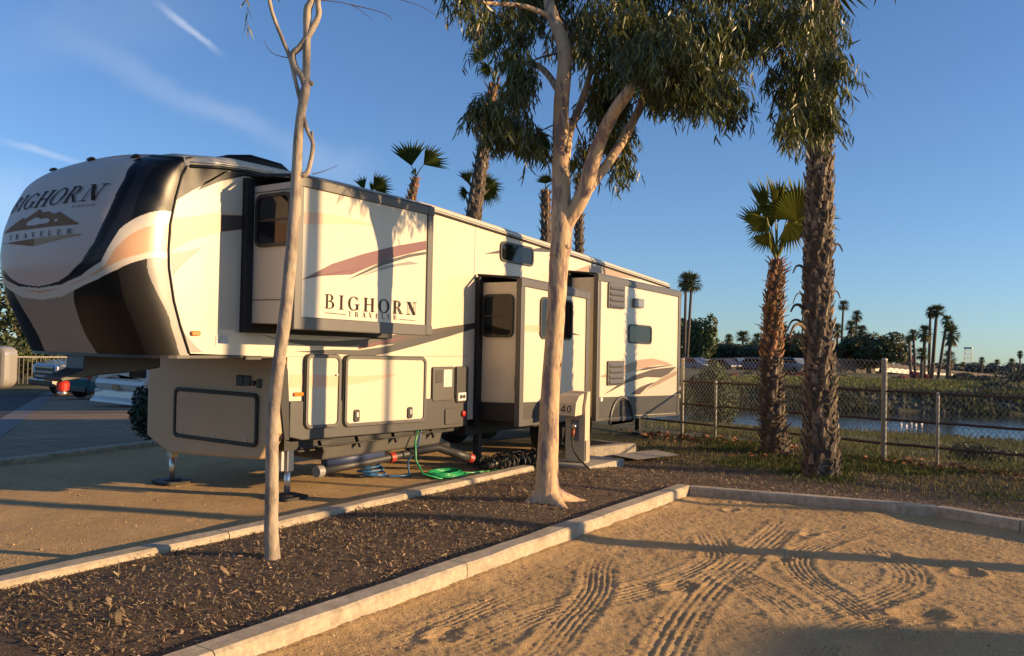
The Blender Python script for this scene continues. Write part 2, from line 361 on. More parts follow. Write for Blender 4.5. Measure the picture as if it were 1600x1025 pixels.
sand_mesh('sand_near_apron', -6, 10.4, -7.6, -.586, .1, lambda X, Y: .004+X*0, lambda x, y: x < end_x(y)-.08)
sand_mesh('sand_behind_camera', -6, 2.2, -.6, 4.0, .1, lambda X, Y: .004+X*0, lambda x, y: y < kf(x)-.1)
def sandB(X, Y): return .006+.012*(vnoise(X, Y, 1.1, 11)-.5)*2+.010*(vnoise(X, Y, 6, 12)-.5)*2*smoothstep(.62, .75, vnoise(X, Y, .9, 15))+.004*(vnoise(X, Y, 30, 13, 2)-.5)*2
sand_mesh('sand_trailer_pad_entry', -14, 1.05, 6.15, 12.9, .12, lambda X, Y: .005+X*0, lambda x, y: (y < 12.4+.19*(x-5.6)))
sand_mesh('sand_trailer_pad', 1.0, 12.7, 6.15, 12.9, .035, sandB, lambda x, y: (y < 12.4+.19*(x-5.6)))
# ------------------------------------------------------------------ mulch
gravm = mat('coarse_sand_grain', (.50, .335, .16), .9, island=.5)
def pebbles(n, box, keep, zf, r, name, label):
    x = RNG.uniform(box[0], box[1], n); y = RNG.uniform(box[2], box[3], n); d = np.hypot(x, y); k = keep(x, y) & (RNG.random(n) < np.clip(1.25-d*.075, .22, 1)*(.25+.75*smoothstep(.35, .6, vnoise(x, y, 1.6, 81)))); x, y = x[k], y[k]; n = len(x)
    rr = r*np.exp(RNG.normal(0, .45, n)); a = RNG.uniform(0, 2*PI, n); z = zf(x, y); V = []
    for j in range(4): V.append(np.stack([x+rr*np.cos(a+j*PI/2)*RNG.uniform(.7, 1.2, n), y+rr*np.sin(a+j*PI/2)*RNG.uniform(.7, 1.2, n), z-.001], -1))
    V.append(np.stack([x+rr*RNG.uniform(-.3, .3, n), y+rr*RNG.uniform(-.3, .3, n), z+rr*RNG.uniform(.7, 1.3, n)], -1)); V = np.stack(V, 1).reshape(-1, 3); o = np.arange(n)[:, None]*5
    F3 = np.concatenate([o+np.array([[j, (j+1) % 4, 4]]) for j in range(4)], 0); tag(np_mesh(name, V, F3, [gravm]), label, 'gravel', kind='stuff')
pebbles(110000, (2.3, 10.3, -.5, 3.95), lambda x, y: (y < kf(x)-.1) & (x < end_x(y)-.09), sandA, .0034, 'coarse_sand', 'coarse sand grains strewn over the near tyre tracked site')
pebbles(70000, (1.5, 11.5, 6.3, 12.0), lambda x, y: y < 12, sandB, .0042, 'pad_gravel', 'coarse sand grains strewn over the pad under the trailer')
def mulch_z(x, y):
    b = .075*smoothstep(11.6, 10.2, x)+.018
    b = b+.03*smoothstep(4.1, 4.9, y)*smoothstep(6.1, 5.4, y)*smoothstep(10.5, 9.6, x)
    return b+.018*(vnoise(x, y, 1.4, 21)-.5)*2
def in_mulch(x, y):
    bed = (y > kf(x)+.08) & (y < 6.16+.019*(x-2.7))
    right = (x > 9.7) & (x > end_x(y)+.08) & (y < 6.3+.0*x) & (y > -7)
    u, v = uv_of(x, y)
    return np.where(x < 9.75, bed, right | bed) & (u < 1.0) & (x > -3)
xs = np.arange(-3, 16, .06); ys = np.arange(-7, 8, .06); X, Y = np.meshgrid(xs, ys, indexing='ij'); Z = mulch_z(X, Y)
a, b = X.shape; ix = np.arange(a*b).reshape(a, b); q = np.stack([ix[:-1, :-1], ix[1:, :-1], ix[1:, 1:], ix[:-1, 1:]], -1); cx = (X[:-1, :-1]+X[1:, 1:])/2; cy = (Y[:-1, :-1]+Y[1:, 1:])/2
mulchm = mat('mulch_bed', (.075, .050, .030), .95, col2=(.14, .095, .058), mscale=14, var=.4, vscale=40, bump=.03, bscale=45)
mulgr = mat('grassy_mulch', (.046, .044, .015), .95, col2=(.085, .066, .033), mscale=1.4, var=.4, vscale=30, bump=.03, bscale=35)
def grassiness(x, y):
    return smoothstep(11.0, 13.3, x+.6*(vnoise(x, y, .8, 31)-.5)*2)
qq = q[in_mulch(cx, cy)]; gx = (X[:-1, :-1]+.03)[in_mulch(cx, cy)]; gy = (Y[:-1, :-1]+.03)[in_mulch(cx, cy)]
mo = np_mesh('mulch_ground', np.stack([X, Y, Z], -1).reshape(-1, 3), qq, [mulchm, mulgr], smooth=True, midx=(grassiness(gx, gy) > .5).astype(int)); tag(mo, kind='structure')
def scatter_chips(n, box, dens, name, m, size, flat=.5, zf=mulch_z):
    x = RNG.uniform(box[0], box[1], n); y = RNG.uniform(box[2], box[3], n); k = in_mulch(x, y) & (RNG.random(n) < dens(x, y)); x = x[k]; y = y[k]; n = len(x)
    z = zf(x, y)+RNG.uniform(-.002, .016, n); th = RNG.uniform(0, 2*PI, n); tl = RNG.normal(0, flat, n); ro = RNG.normal(0, flat, n); l = RNG.uniform(size[0], size[1], n)*np.exp(RNG.normal(0, .42, n)); w = l*RNG.uniform(.12, .40, n)
    d = np.stack([np.cos(th)*np.cos(tl), np.sin(th)*np.cos(tl), np.sin(tl)], -1); s = np.stack([-np.sin(th), np.cos(th), 0*th], -1); s = s*np.cos(ro)[:, None]+np.array([0, 0, 1])*np.sin(ro)[:, None]
    c = np.stack([x, y, z+.25*l*np.abs(np.sin(tl))], -1); hd = d*(l/2)[:, None]; hs = s*(w/2)[:, None]; up = np.cross(d, s)*(w*.25)[:, None]
    V = np.stack([c-hd-hs*.6, c-hd*.9+hs, c+up+hs*.9, c+hd+hs*.5, c+hd*.95-hs*.8, c+up-hs], 1).reshape(-1, 3); o = np.arange(n)[:, None]*6
    Fc = np.concatenate([o+np.array([[0, 5, 2, 1]]), o+np.array([[5, 4, 3, 2]])], 0)
    return tag(np_mesh(name, V, Fc, [m]), 'loose shredded bark mulch covering the planting bed', 'mulch', kind='stuff')
chipm = mat('bark_chip', (.205, .142, .078), .9, island=.8)
chip2 = mat('pale_wood_chip', (.40, .29, .175), .9, island=.4)
dn = lambda x, y: np.clip(1.15-.09*np.maximum(x-2.5, 0), .18, 1)*(1-.75*grassiness(x, y))*(.55+.45*smoothstep(.34, .52, vnoise(x, y, 1.1, 71)))
scatter_chips(270000, (2.3, 14.6, -1.5, 6.3), dn, 'bark_mulch', chipm, (.010, .025))
scatter_chips(34000, (2.3, 14.6, -1.5, 6.3), dn, 'pale_bark_mulch', chip2, (.008, .022))
fl = MB(); flm = mat('fallen_gum_leaf', (.30, .19, .095), .8, island=.45)
for i in range(210):
    x_, y_ = random.uniform(2.4, 12.5), random.uniform(3.0, 6.2)
    if i % 9 == 0: y_ = random.uniform(.2, 3.8)
    z_ = float(mulch_z(np.array([x_]), np.array([y_]))[0])+.02 if bool(in_mulch(np.array([x_]), np.array([y_]))[0]) else .018
    if abs(y_-kf(x_)) < .14: continue
    Rm = Matrix.Rotation(random.uniform(0, 6.3), 3, 'Z')@Matrix.Rotation(random.uniform(-.35, .35), 3, 'Y')@Matrix.Rotation(random.uniform(-.4, .4), 3, 'X'); l_ = random.uniform(.035, .085)
    fl.add([Rm@Vector(p)*l_+Vector((x_, y_, z_)) for p in ((-.5, 0, 0), (-.1, .11, .03), (.5, .04, 0), (-.05, -.10, .04))], [(0, 3, 2, 1)], flm)
tag(fl.build('fallen_leaves'), 'dry tan gum leaves scattered over the mulch and sand', 'dead leaves', kind='stuff')
# short grass in the bed towards the fence and on the near bank
def grass_blades(n, x, y, z, h, name, m, label, lean=.5):
    th = RNG.uniform(0, 2*PI, n); hh = h*np.exp(RNG.normal(0, .35, n)); w = .004+.004*RNG.random(n); ln = np.abs(RNG.normal(0, lean, n)); ph = RNG.uniform(0, 2*PI, n)
    b = np.stack([x, y, z], -1); s = np.stack([np.cos(th)*w, np.sin(th)*w, 0*th], -1); ld = np.stack([np.cos(ph)*ln, np.sin(ph)*ln, 0*ph], -1)
    mid = b+ld*(hh*.35)[:, None]+np.array([0, 0, 1])*(hh*.6)[:, None]; tip = b+ld*hh[:, None]+np.array([0, 0, 1])*(hh*(1-.25*ln))[:, None]
    V = np.stack([b-s, b+s, mid+s*.7, mid-s*.7, tip], 1).reshape(-1, 3); o = np.arange(n)[:, None]*5
    Fq = np.concatenate([o+np.array([[0, 1, 2]]), o+np.array([[0, 2, 3]]), o+np.array([[3, 2, 4]])], 0)
    return tag(np_mesh(name, V, Fq, [m]), label, 'grass', kind='stuff')
bladem = mat('grass_blade', (.085, .105, .022), .7, island=.4, sub=.3)
drym = mat('dry_grass_blade', (.20, .16, .06), .7, island=.4, sub=.25)
def rnd_bed(n, f):
    x = RNG.uniform(9.8, 15.9, n); y = RNG.uniform(-2, 7, n); u, v = uv_of(x, y)
    k = (u < 1.3) & (x > end_x(y)+.2) & (RNG.random(n) < f(x, y)) & (y < 7.2-.5*(x < 12.8)); return x[k], y[k]
x, y = rnd_bed(90000, lambda x, y: grassiness(x, y)*smoothstep(.42, .62, vnoise(x, y, .9, 41))); grass_blades(len(x), x, y, np.where(in_mulch(x, y), mulch_z(x, y), 0), .05, 'grass_patch', bladem, 'short green grass patches between the palms and the fence')
x, y = rnd_bed(40000, lambda x, y: .8*grassiness(x, y)*smoothstep(.60, .40, vnoise(x, y, .9, 41))); grass_blades(len(x), x, y, np.where(in_mulch(x, y), mulch_z(x, y), 0), .035, 'dry_grass', drym, 'thin dry grass on the bare soil before the fence')
n = 110000; u = 1.3+RNG.random(n)**1.3*17; v = RNG.uniform(-13, 14, n); x = P1_[0]+u*N_[0]+v*T_[0]; y = P1_[1]+u*N_[1]+v*T_[1]; k = RNG.random(n) < smoothstep(.3, .6, vnoise(x, y, .35, 51)); x = x[k]; y = y[k]
grass_blades(len(x), x, y, terrain(x, y)-.01, .13, 'bank_grass', mat('bank_blade', (.11, .115, .03), .8, island=.45, sub=.25), 'rough green grass on the near river bank beyond the fence')
# dry leaves against the fence foot
def leaf_litter(n, cx, cy, sx, sy, name, label, m, size=.09):
    x = RNG.normal(cx, sx, n); y = RNG.normal(cy, sy, n); z = np.where(in_mulch(x, y), mulch_z(x, y), .0)+RNG.uniform(.005, .08, n); mb = MB()
    for i in range(n):
        r = size*random.uniform(.6, 1.3); R = Matrix.Rotation(random.uniform(0, 2*PI), 3, 'Z')@Matrix.Rotation(random.uniform(-.9, .9), 3, 'X')
        pts = [(-.5, 0, 0), (-.25, .25, .06), (.05, .32, .12), (.25, .18, .1), (.55, 0, .02), (.25, -.18, .12), (.05, -.32, .1), (-.25, -.25, .05), (0, 0, -.04)]
        mb.add([R@Vector(p)*r+Vector((x[i], y[i], z[i])) for p in pts], [(8, j, (j+1) % 8) for j in range(8)], m)
    return tag(mb.build(name), label, 'dead leaves', kind='stuff')
litm = mat('dead_leaf', (.24, .085, .028), .8, island=.5)
for i, (cx, cy, sx, sy, n) in enumerate(((14.5, 2.35, .22, .5, 90), (14.35, 1.2, .25, .7, 60), (14.3, -.3, .25, .6, 60), (15.4, 5.2, .3, .8, 120), (15.6, 6.9, .35, .6, 130), (13.9, 4.3, .5, .3, 40))):
    leaf_litter(n, cx, cy, sx, sy, 'dead_leaves', ['curled brown leaves heaped at the thick fence post', 'brown leaves strewn along the fence right of the post', 'rust coloured leaves by the fence at the right edge', 'brown leaf drift by the fence behind the thin palm', 'brown leaf drift behind the rear of the trailer', 'brown leaves around the foot of the thin palm'][i], litm)
# ------------------------------------------------------------------ kerbs
def kerb(name, pts, w, h, zb=-.1, label=None, cuts=2.4):
    """kerb of cast lengths with open joints"""
    mb = MB(); 
    for (x0, y0), (x1, y1) in zip(pts[:-1], pts[1:]):
        d = Vector((x1-x0, y1-y0, 0)); L = d.length; d.normalize(); nn = Vector((-d.y, d.x, 0)); k = max(1, round(L/cuts))
        for i in range(k):
            s0 = L*i/k+.004; s1 = L*(i+1)/k-.004; jx = random.uniform(-.006, .006); jz = random.uniform(-.004, .004)
            m_ = 14; ring = []
            prof = [(-w/2, zb), (-w/2, h-.02), (-w/2+.02, h), (w/2-.02, h), (w/2, h-.02), (w/2, zb)]
            vs = []
            for j in range(m_+1):
                s = s0+(s1-s0)*j/m_; c = Vector((x0, y0, 0))+d*s
                for (pw, pz) in prof:
                    e = (mnoise.noise(Vector((s*2.5+x0, pw*9, pz*9)))*.006) if pz > 0 else 0
                    vs.append(c+nn*(pw+jx+e)+Vector((0, 0, pz+(jz+e if pz > 0 else 0))))
            n6 = 6; fs = [(j*n6+i2, j*n6+i2+1, (j+1)*n6+i2+1, (j+1)*n6+i2) for j in range(m_) for i2 in range(5)]
            fs += [tuple(range(6))[::-1], tuple(range(m_*6, m_*6+6))]
            mb.add(vs, fs, kerbm)
    return tag(mb.build(name), kind='structure')
kerbm = mat('kerb_concrete', (.46, .39, .28), .9, col2=(.33, .27, .185), mscale=5, ramp=(.42, .66), var=.3, vscale=24, bump=.004, bscale=120)
kerb('kerb_near', KERB_F, .19, .14)
kerb('kerb_end', [(9.70, 4.0), (10.31, 1.365)], .17, .14)
kerb('kerb_end_angled', [(10.318, 1.345), (10.04, .53), (8.9, -3.2)], .17, .14)
kerb('kerb_trailer_pad', [(-3, 6.02), (9.66, 6.36)], .19, .15)
kerb('kerb_trailer_end', [(11.55, 6.62), (12.72, 6.3)], .2, .20)
kerb('kerb_trailer_return', [(12.68, 6.36), (12.9, 7.6)], .2, .18)
kerb('kerb_far_pad', [(-4, 10.6), (5.58, 12.39), (8.0, 12.84), (16, 14.3)], .17, .10)
sheet('concrete_slab', [(11.75, 5.72), (12.75, 5.45), (13.1, 6.05), (12.0, 6.3)], .075, conc)
# ------------------------------------------------------------------ serif lettering from strokes
def glyph(ch):
    """polygons in a box of height 1; returns (polys, advance width)"""
    T, t, sf = .15, .055, .05; P = []
    def bar(x0, y0, x1, y1): P.append([(x0, y0), (x1, y0), (x1, y1), (x0, y1)])
    def ser(x, y, w=.19): bar(x-w, y, x+w, y+sf)
    def diag(x0, y0, x1, y1, w): P.append([(x0-w/2, y0), (x0+w/2, y0), (x1+w/2, y1), (x1-w/2, y1)])
    def arc(cx, cy, rx, ry, a0, a1, thick=T, thin=t, n=14):
        for i in range(n):
            q = []
            for k, inner in ((i, 0), (i+1, 0), (i+1, 1), (i, 1)):
                a = a0+(a1-a0)*k/n; w = thin+(thick-thin)*abs(math.cos(a))**1.3
                q.append((cx+math.cos(a)*(rx-(w if inner else 0)), cy+math.sin(a)*(ry-((thin+.3*(w-thin)) if inner else 0))))
            P.append(q)
    h = PI/2
    def stem(x, y0=0, y1=1, top=True, bot=True):
        bar(x-T/2, y0, x+T/2, y1)
        if bot: ser(x, y0)
        if top: ser(x, y1-sf)
    if ch == 'I': stem(.2); return P, .40
    if ch == 'B':
        stem(.2); bar(.2, 1-t, .42, 1); bar(.2, .49, .45, .49+t); bar(.2, 0, .45, t); arc(.40, .76, .28, .24, -h, h); arc(.43, .27, .34, .27, -h, h); return P, .82
    if ch == 'R':
        stem(.2); bar(.2, 1-t, .42, 1); bar(.2, .46, .42, .46+t); arc(.40, .73, .31, .27, -h, h); diag(.50, .46, .80, 0, T); bar(.70, 0, .98, sf); return P, .98
    if ch == 'G':
        arc(.50, .5, .46, .51, .75, 2*PI-.55); bar(.73, .06, .73+T, .42); bar(.60, .42, .98, .42+sf); bar(.80, .68, .84, .97); return P, 1.0
    if ch == 'H': stem(.2); stem(.80); bar(.2, .49, .80, .49+t); return P, 1.0
    if ch == 'O': arc(.50, .5, .48, .52, 0, 2*PI, n=28); return P, 1.0
    if ch == 'N':
        bar(.17, 0, .17+t, 1); ser(.20, 0); bar(.0, 1-sf, .28, 1); diag(.22, 1, .80, 0, T+.04); bar(.78, 0, .78+t, 1); ser(.80, 1-sf); return P, 1.0
    if ch == 'T': stem(.40, top=False); bar(.02, 1-t, .78, 1); bar(.02, .76, .06, 1-t); bar(.74, .76, .78, 1-t); return P, .80
    if ch == 'A':
        diag(.13, 0, .43, 1, t); diag(.72, 0, .43, 1, T); bar(.26, .33, .62, .33+t); ser(.13, 0, .13); ser(.72, 0, .17); return P, .88
    if ch == 'V': diag(.43, 0, .12, 1, T); diag(.43, 0, .72, 1, t); ser(.12, 1-sf, .17); ser(.72, 1-sf, .13); return P, .86
    if ch == 'E': stem(.2, False, True) if False else stem(.2); bar(.2, 1-t, .66, 1); bar(.2, .49, .55, .49+t); bar(.2, 0, .70, t); bar(.64, .76, .68, 1); bar(.66, 0, .70, .26); bar(.52, .38, .56, .66); return P, .74
    if ch == 'L': stem(.2); bar(.2, 0, .68, t); bar(.64, 0, .68, .26); return P, .72
    if ch == 'Y': diag(.42, .45, .10, 1, T); diag(.42, .45, .74, 1, t); bar(.42-T/2, 0, .42+T/2, .5); ser(.42, 0); return P, .84
    if ch == 'D': stem(.2); bar(.2, 1-t, .45, 1); bar(.2, 0, .45, t); arc(.42, .5, .5, .5, -h, h); return P, .96
    return P, .35
def text_polys(s, total_w, height, gap=.12):
    L = []; x = 0
    for c in s:
        p, a = glyph(c); L.append((x, p)); x += a+gap
    sx = total_w/(x-gap)
    return [[(q[0]*sx+ox*sx, q[1]*height) for q in poly] for ox, ps in L for poly in ps]
def add_text(mb, s, w, h, place, m, gap=.12, sub=1):
    """place(u, v, k) -> 3-D point; k lifts overlapping strokes a hair apart"""
    for k, poly in enumerate(text_polys(s, w, h, gap)):
        if sub > 1:
            a, b, c, d = [Vector(p) for p in poly]
            for i in range(sub):
                q = [a.lerp(b, i/sub), a.lerp(b, (i+1)/sub), d.lerp(c, (i+1)/sub), d.lerp(c, i/sub)]
                for j in range(2):
                    r = [q[0].lerp(q[3], j/2), q[1].lerp(q[2], j/2), q[1].lerp(q[2], (j+1)/2), q[0].lerp(q[3], (j+1)/2)]
                    mb.add([place(p[0], p[1], k) for p in r], [(0, 1, 2, 3)], m)
        else: mb.add([place(p[0], p[1], k) for p in poly], [tuple(range(len(poly)))], m)
# ------------------------------------------------------------------ the fifth-wheel trailer
WY, WF = 7.30, 9.86
RV = thing('fifth_wheel_trailer', 'long cream fifth-wheel trailer with dark nose cap and three slide-outs parked beside the eucalyptus trees', 'trailer', (8.3, 8.5, 0))
def rrect(x0, x1, z0, z1, r, n=5):
    pts = []
    for cx, cz, a in ((x1-r, z1-r, 0), (x0+r, z1-r, PI/2), (x0+r, z0+r, PI), (x1-r, z0+r, 1.5*PI)):
        pts += [(cx+r*math.cos(a+PI/2*i/n), cz+r*math.sin(a+PI/2*i/n)) for i in range(n+1)]
    return pts
def ring(mb, outer, inner, y0, y1, m, axis='y'):
    """frame between two outlines of equal point count, extruded"""
    n = len(outer)
    def P(p, a): return (p[0], a, p[1]) if axis == 'y' else (a, p[0], p[1])
    vs = [P(p, y0) for p in outer]+[P(p, y0) for p in inner]+[P(p, y1) for p in outer]+[P(p, y1) for p in inner]; fs = []
    for i in range(n):
        j = (i+1) % n; fs += [(i, j, n+j, n+i), (2*n+i, 3*n+i, 3*n+j, 2*n+j), (i, 2*n+i, 2*n+j, j), (n+i, n+j, 3*n+j, 3*n+i)]
    mb.add(vs, fs, m)
SEAM_Z = [1.68, 1.94, 2.19, 2.5, 2.68, 2.93, 3.19, 3.42, 3.52]; SEAM_X = [4.95, 4.85, 4.77, 4.71, 4.70, 4.71, 4.76, 4.82, 4.87]
GX_ = [4.87, 5.4, 7.0, 8.6, 10.5, 13.0, 15.0, 16.35]; GZ_ = [3.52, 3.595, 3.61, 3.59, 3.47, 3.31, 3.17, 3.07]
def gut(x): return float(np.interp(x, GX_, GZ_))
side = list(zip(SEAM_X, SEAM_Z))+[(x, gut(x)) for x in np.linspace(5.1, 16.35, 16)]+[(16.35, .72), (6.18, .74), (6.18, 1.64)]
body = MB(); body.prism(side, WY, WF, 'y', cream)
DEC = {'navy': [(4.877, 3.508), (5.389, 3.59), (5.149, 3.422), (4.934, 3.29), (4.728, 3.144), (4.72, 3.02), (4.77, 3.19), (4.83, 3.42)],
'navy2': [(5.555, 3.6), (5.694, 3.6), (5.262, 3.441), (4.991, 3.299), (5.076, 3.396), (5.297, 3.546)],
'orange_w': [(4.715, 2.992), (4.941, 3.037), (5.272, 3.121), (5.57, 3.136), (5.575, 2.974), (5.278, 2.918), (4.948, 2.802), (4.728, 2.672)],
'grey_spike': [(4.725, 2.652), (4.881, 2.681), (5.08, 2.753), (4.918, 2.609), (4.815, 2.518), (4.756, 2.438)],
'grey_low': [(4.958, 1.69), (4.85, 1.98), (4.89, 1.882), (5.015, 1.757), (5.105, 1.69)],
'swoosh_dark': [(5.789, 1.887), (6.048, 1.843), (6.364, 1.833), (6.848, 1.825), (7.374, 1.855), (7.712, 1.9), (8.192, 1.951), (8.846, 2.035), (9.643, 2.13), (9.752, 2.133), (9.754, 2.068), (9.2, 2.008), (8.714, 1.901), (8.197, 1.818), (7.716, 1.791), (7.108, 1.767), (6.46, 1.769), (6.093, 1.815)],
'swoosh_red': [(7.268, 1.768), (7.714, 1.844), (8.144, 1.908), (7.831, 1.829), (7.544, 1.77), (7.269, 1.729)],
'swoosh_grey': [(6.276, 1.703), (6.851, 1.727), (7.269, 1.721), (7.717, 1.765), (8.346, 1.886), (8.986, 2.003), (9.644, 2.102), (9.646, 2.056), (8.989, 1.914), (8.324, 1.784), (7.719, 1.674), (7.514, 1.651), (7.059, 1.667), (6.654, 1.682)],
'peach_low': [(6.22, 1.447), (6.662, 1.43), (7.279, 1.41), (8.0, 1.419), (7.614, 1.354), (7.07, 1.299), (6.667, 1.29), (6.225, 1.304)],
'brown_w': [(5.272, 3.095), (5.611, 3.135), (5.615, 3.0), (5.278, 2.925)],
'win_line': [(9.765, 3.139), (10.182, 3.238), (10.183, 3.19)], 'win_line2': [(11.075, 3.35), (11.5, 3.43), (11.81, 3.40), (11.573, 3.35), (11.077, 3.309)],
'back_dark': [(12.307, 3.081), (12.903, 3.255), (13.622, 3.255), (14.679, 3.17), (14.964, 3.144), (13.881, 3.125), (13.142, 3.114)],
's1_peach': [(5.72, 3.136), (5.969, 3.157), (6.287, 3.16), (6.756, 3.131), (6.336, 3.091), (5.929, 3.045), (5.724, 3.012)],
's1_purple': [(5.708, 2.445), (6.119, 2.644), (6.586, 2.798), (7.098, 2.938), (7.615, 3.054), (7.618, 2.948), (7.102, 2.813), (6.69, 2.666), (6.4, 2.551), (5.946, 2.502), (5.708, 2.451)],
's1_dark': [(6.327, 2.483), (6.496, 2.565), (6.892, 2.742), (7.32, 2.864), (7.615, 2.922), (7.615, 2.89), (7.322, 2.826), (6.894, 2.698), (6.593, 2.58)],
's1_grey': [(6.526, 2.54), (6.894, 2.684), (7.323, 2.781), (7.494, 2.766), (7.106, 2.702), (6.793, 2.618)],
's1_rule1': [(6.032, 2.127), (6.329, 2.117), (6.329, 2.110), (6.032, 2.120)], 's1_rule2': [(7.169, 2.096), (7.447, 2.090), (7.447, 2.083), (7.169, 2.089)],
's2_peach': [(9.78, 2.097), (10.196, 2.112), (10.2, 2.009), (9.78, 2.016)], 's2_peach2': [(11.076, 2.028), (11.374, 1.984), (11.078, 1.988)],
's3_tan': [(12.3, 1.308), (12.588, 1.362), (13.129, 1.475), (13.811, 1.583), (14.353, 1.604), (14.932, 1.54), (15.298, 1.461), (14.642, 1.481), (13.817, 1.42), (13.135, 1.329), (12.591, 1.285)],
's3_dark1': [(13.559, 1.378), (14.084, 1.44), (14.935, 1.466), (15.298, 1.461), (14.644, 1.432), (14.086, 1.392)],
's3_dark2': [(12.443, .998), (12.948, 1.144), (13.562, 1.297), (14.361, 1.4), (15.454, 1.434), (15.091, 1.302), (14.738, 1.235), (14.091, 1.262), (13.314, 1.178), (12.716, 1.052)],
's3_dark3': [(13.447, .968), (13.83, 1.081), (14.233, 1.14), (14.512, 1.156), (14.099, 1.061), (13.835, .953)],
's3_tan2': [(14.1, 1.025), (14.653, 1.201), (15.457, 1.358), (15.46, 1.269), (14.656, 1.115)]}
def decal(mb, key, y, m, lift=.003): mb.add([(x, y-lift, z) for x, z in DEC[key]], [tuple(range(len(DEC[key])))], m)
for k, m, l in (('navy', navy, .003), ('navy2', navy, .003), ('orange_w', peach2, .003), ('grey_spike', greyp, .003), ('grey_low', greyp, .003), ('swoosh_dark', brown, .003), ('swoosh_red', purple, .0045), ('swoosh_grey', swash, .0055), ('peach_low', peach2, .003), ('brown_w', brown, .0045), ('win_line', swash, .003), ('win_line2', swash, .003), ('back_dark', tan, .003)):
    decal(body, k, WY, m, l)
body.build('body', RV)
# front cap: a curved moulding painted in bands
ZR = [1.66, 1.94, 2.19, 2.5, 2.68, 2.93, 3.19, 3.42, 3.53, 3.60, 3.63]; XS = [4.95, 4.85, 4.77, 4.71, 4.70, 4.71, 4.76, 4.82, 4.86, 4.90, 4.95]; DD = [.52, .57, .62, .65, .65, .63, .59, .50, .37, .2, .0]
def csm(x, xp, fp):
    x = np.asarray(x, float); s = sum(np.interp(x+d, xp, fp) for d in (-.05, -.03, -.015, 0, .015, .03, .05))/7; e = np.minimum(x-xp[0], xp[-1]-x); return np.where(e < .05, np.interp(x, xp, fp), s)
def capX(z, t): return csm(z, ZR, XS)-csm(z, ZR, DD)*(1-np.minimum(1, np.abs(t))**2.9)**(1/2.9)
nu, nw = 420, 300
th = np.linspace(-PI/2, PI/2, nu); tt = np.sign(np.sin(th))*np.abs(np.sin(th))**.85; zz = np.concatenate([np.linspace(1.66, 3.42, 230), np.linspace(3.43, 3.63, 70)])
ZZ, TT = np.meshgrid(zz, tt, indexing='ij'); Xc = capX(ZZ, TT); ZZ2 = ZZ+.11*(1-TT**2)*smoothstep(3.2, 3.63, ZZ); Yc = 8.58-1.28*TT
ix = np.arange(len(zz)*nu).reshape(len(zz), nu); Fq = np.stack([ix[:-1, :-1], ix[:-1, 1:], ix[1:, 1:], ix[1:, :-1]], -1).reshape(-1, 4)
zc = ((ZZ[:-1, :-1]+ZZ[1:, 1:])/2).ravel(); tc_ = ((TT[:-1, :-1]+TT[1:, 1:])/2).ravel(); xc = ((Xc[:-1, :-1]+Xc[1:, 1:])/2).ravel(); a = np.abs(tc_)
T_w = np.interp(zc, [2.315, 2.33, 2.355, 2.41, 2.53, 2.71, 2.95, 3.14, 3.34, 3.53, 3.64], [0, .16, .305, .445, .612, .724, .785, .80, .797, .75, .70])
C1 = np.interp(a, [0, .33, .58, .776, .841, .884, .943, .976, 1], [2.30, 2.325, 2.40, 2.528, 2.70, 2.84, 2.943, 3.003, 3.05])
OT = np.interp(a, [0, .34, .644, .80, .871, .935, .984, 1], [2.275, 2.292, 2.388, 2.49, 2.655, 2.79, 2.88, 2.92])
OB = np.interp(a, [0, .13, .494, .735, .866, .973, 1], [2.25, 2.262, 2.327, 2.42, 2.52, 2.613, 2.655]); CB = np.interp(a, [0, .3, .477, .725, .873, .97, 1], [2.185, 2.21, 2.27, 2.368, 2.459, 2.553, 2.60])
BW = np.interp(zc, [1.66, 1.83, 1.99, 2.14, 2.28], [.40, .37, .385, .42, .47])
capm = [mauve, navy, blackp, cream2, peach, greige, charcoal, greyp]
mi = np.where(zc > C1, np.where(a < T_w, 0, np.where((a > T_w+.02) & (a < T_w+.07), 2, np.where(a < .93, 1, 2))), np.where(zc > OT, 3, np.where(zc > OB, 4, np.where(zc > CB, 3, np.where(a < BW, 5, np.where(xc > np.interp(zc, ZR, XS)-.10-.12*smoothstep(2.0, 2.5, zc), 7, np.where(a < .875, 2, 6)))))))
mi = np.where((zc > 3.50) & (a > .72), 2, mi)
cap = np_mesh('nose_cap', np.stack([Xc, Yc, ZZ2], -1).reshape(-1, 3), Fq, capm, RV, smooth=True, midx=mi)
def on_cap(t, z, k=0):
    return Vector((float(capX(z, t))-.004-k*.00012, 8.58-1.28*t, z+.11*(1-t*t)*float(smoothstep(3.2, 3.63, np.array(z)))))
lt = MB()
def place_big(u, v, k): return on_cap(-.70+u, 3.155+v*1.0+.03*(u-.7)+.10*(u-.7)**2*0, k)
add_text(lt, 'BIGHORN', 1.36, .165, lambda u, v, k: on_cap(-.68+u+.25*v, 3.115+v+.004*u, k), lettering_m, sub=5)
add_text(lt, 'TRAVELER', .98, .052, lambda u, v, k: on_cap(-.46+u, 2.80+v, k), lettering_m, gap=.9, sub=3)
add_text(lt, 'BY HEARTLAND', .26, .020, lambda u, v, k: on_cap(.42+u, 3.065+v, k), lettering_m, sub=1)
cap_let = lt.build('lettering', cap)
mt = MB(); tanbr = mat('emblem_brown', (.24, .12, .055), .7, spec=.15, var=.3, vscale=14); tanlt = mat('emblem_tan', (.42, .27, .16), .7, spec=.15)
prof = [(-.62, 2.895), (-.42, 2.965), (-.28, 3.02), (-.22, 3.01), (-.05, 3.095), (.03, 3.05), (.12, 3.055), (.2, 3.02), (.28, 3.035), (.4, 2.98), (.56, 2.90)]
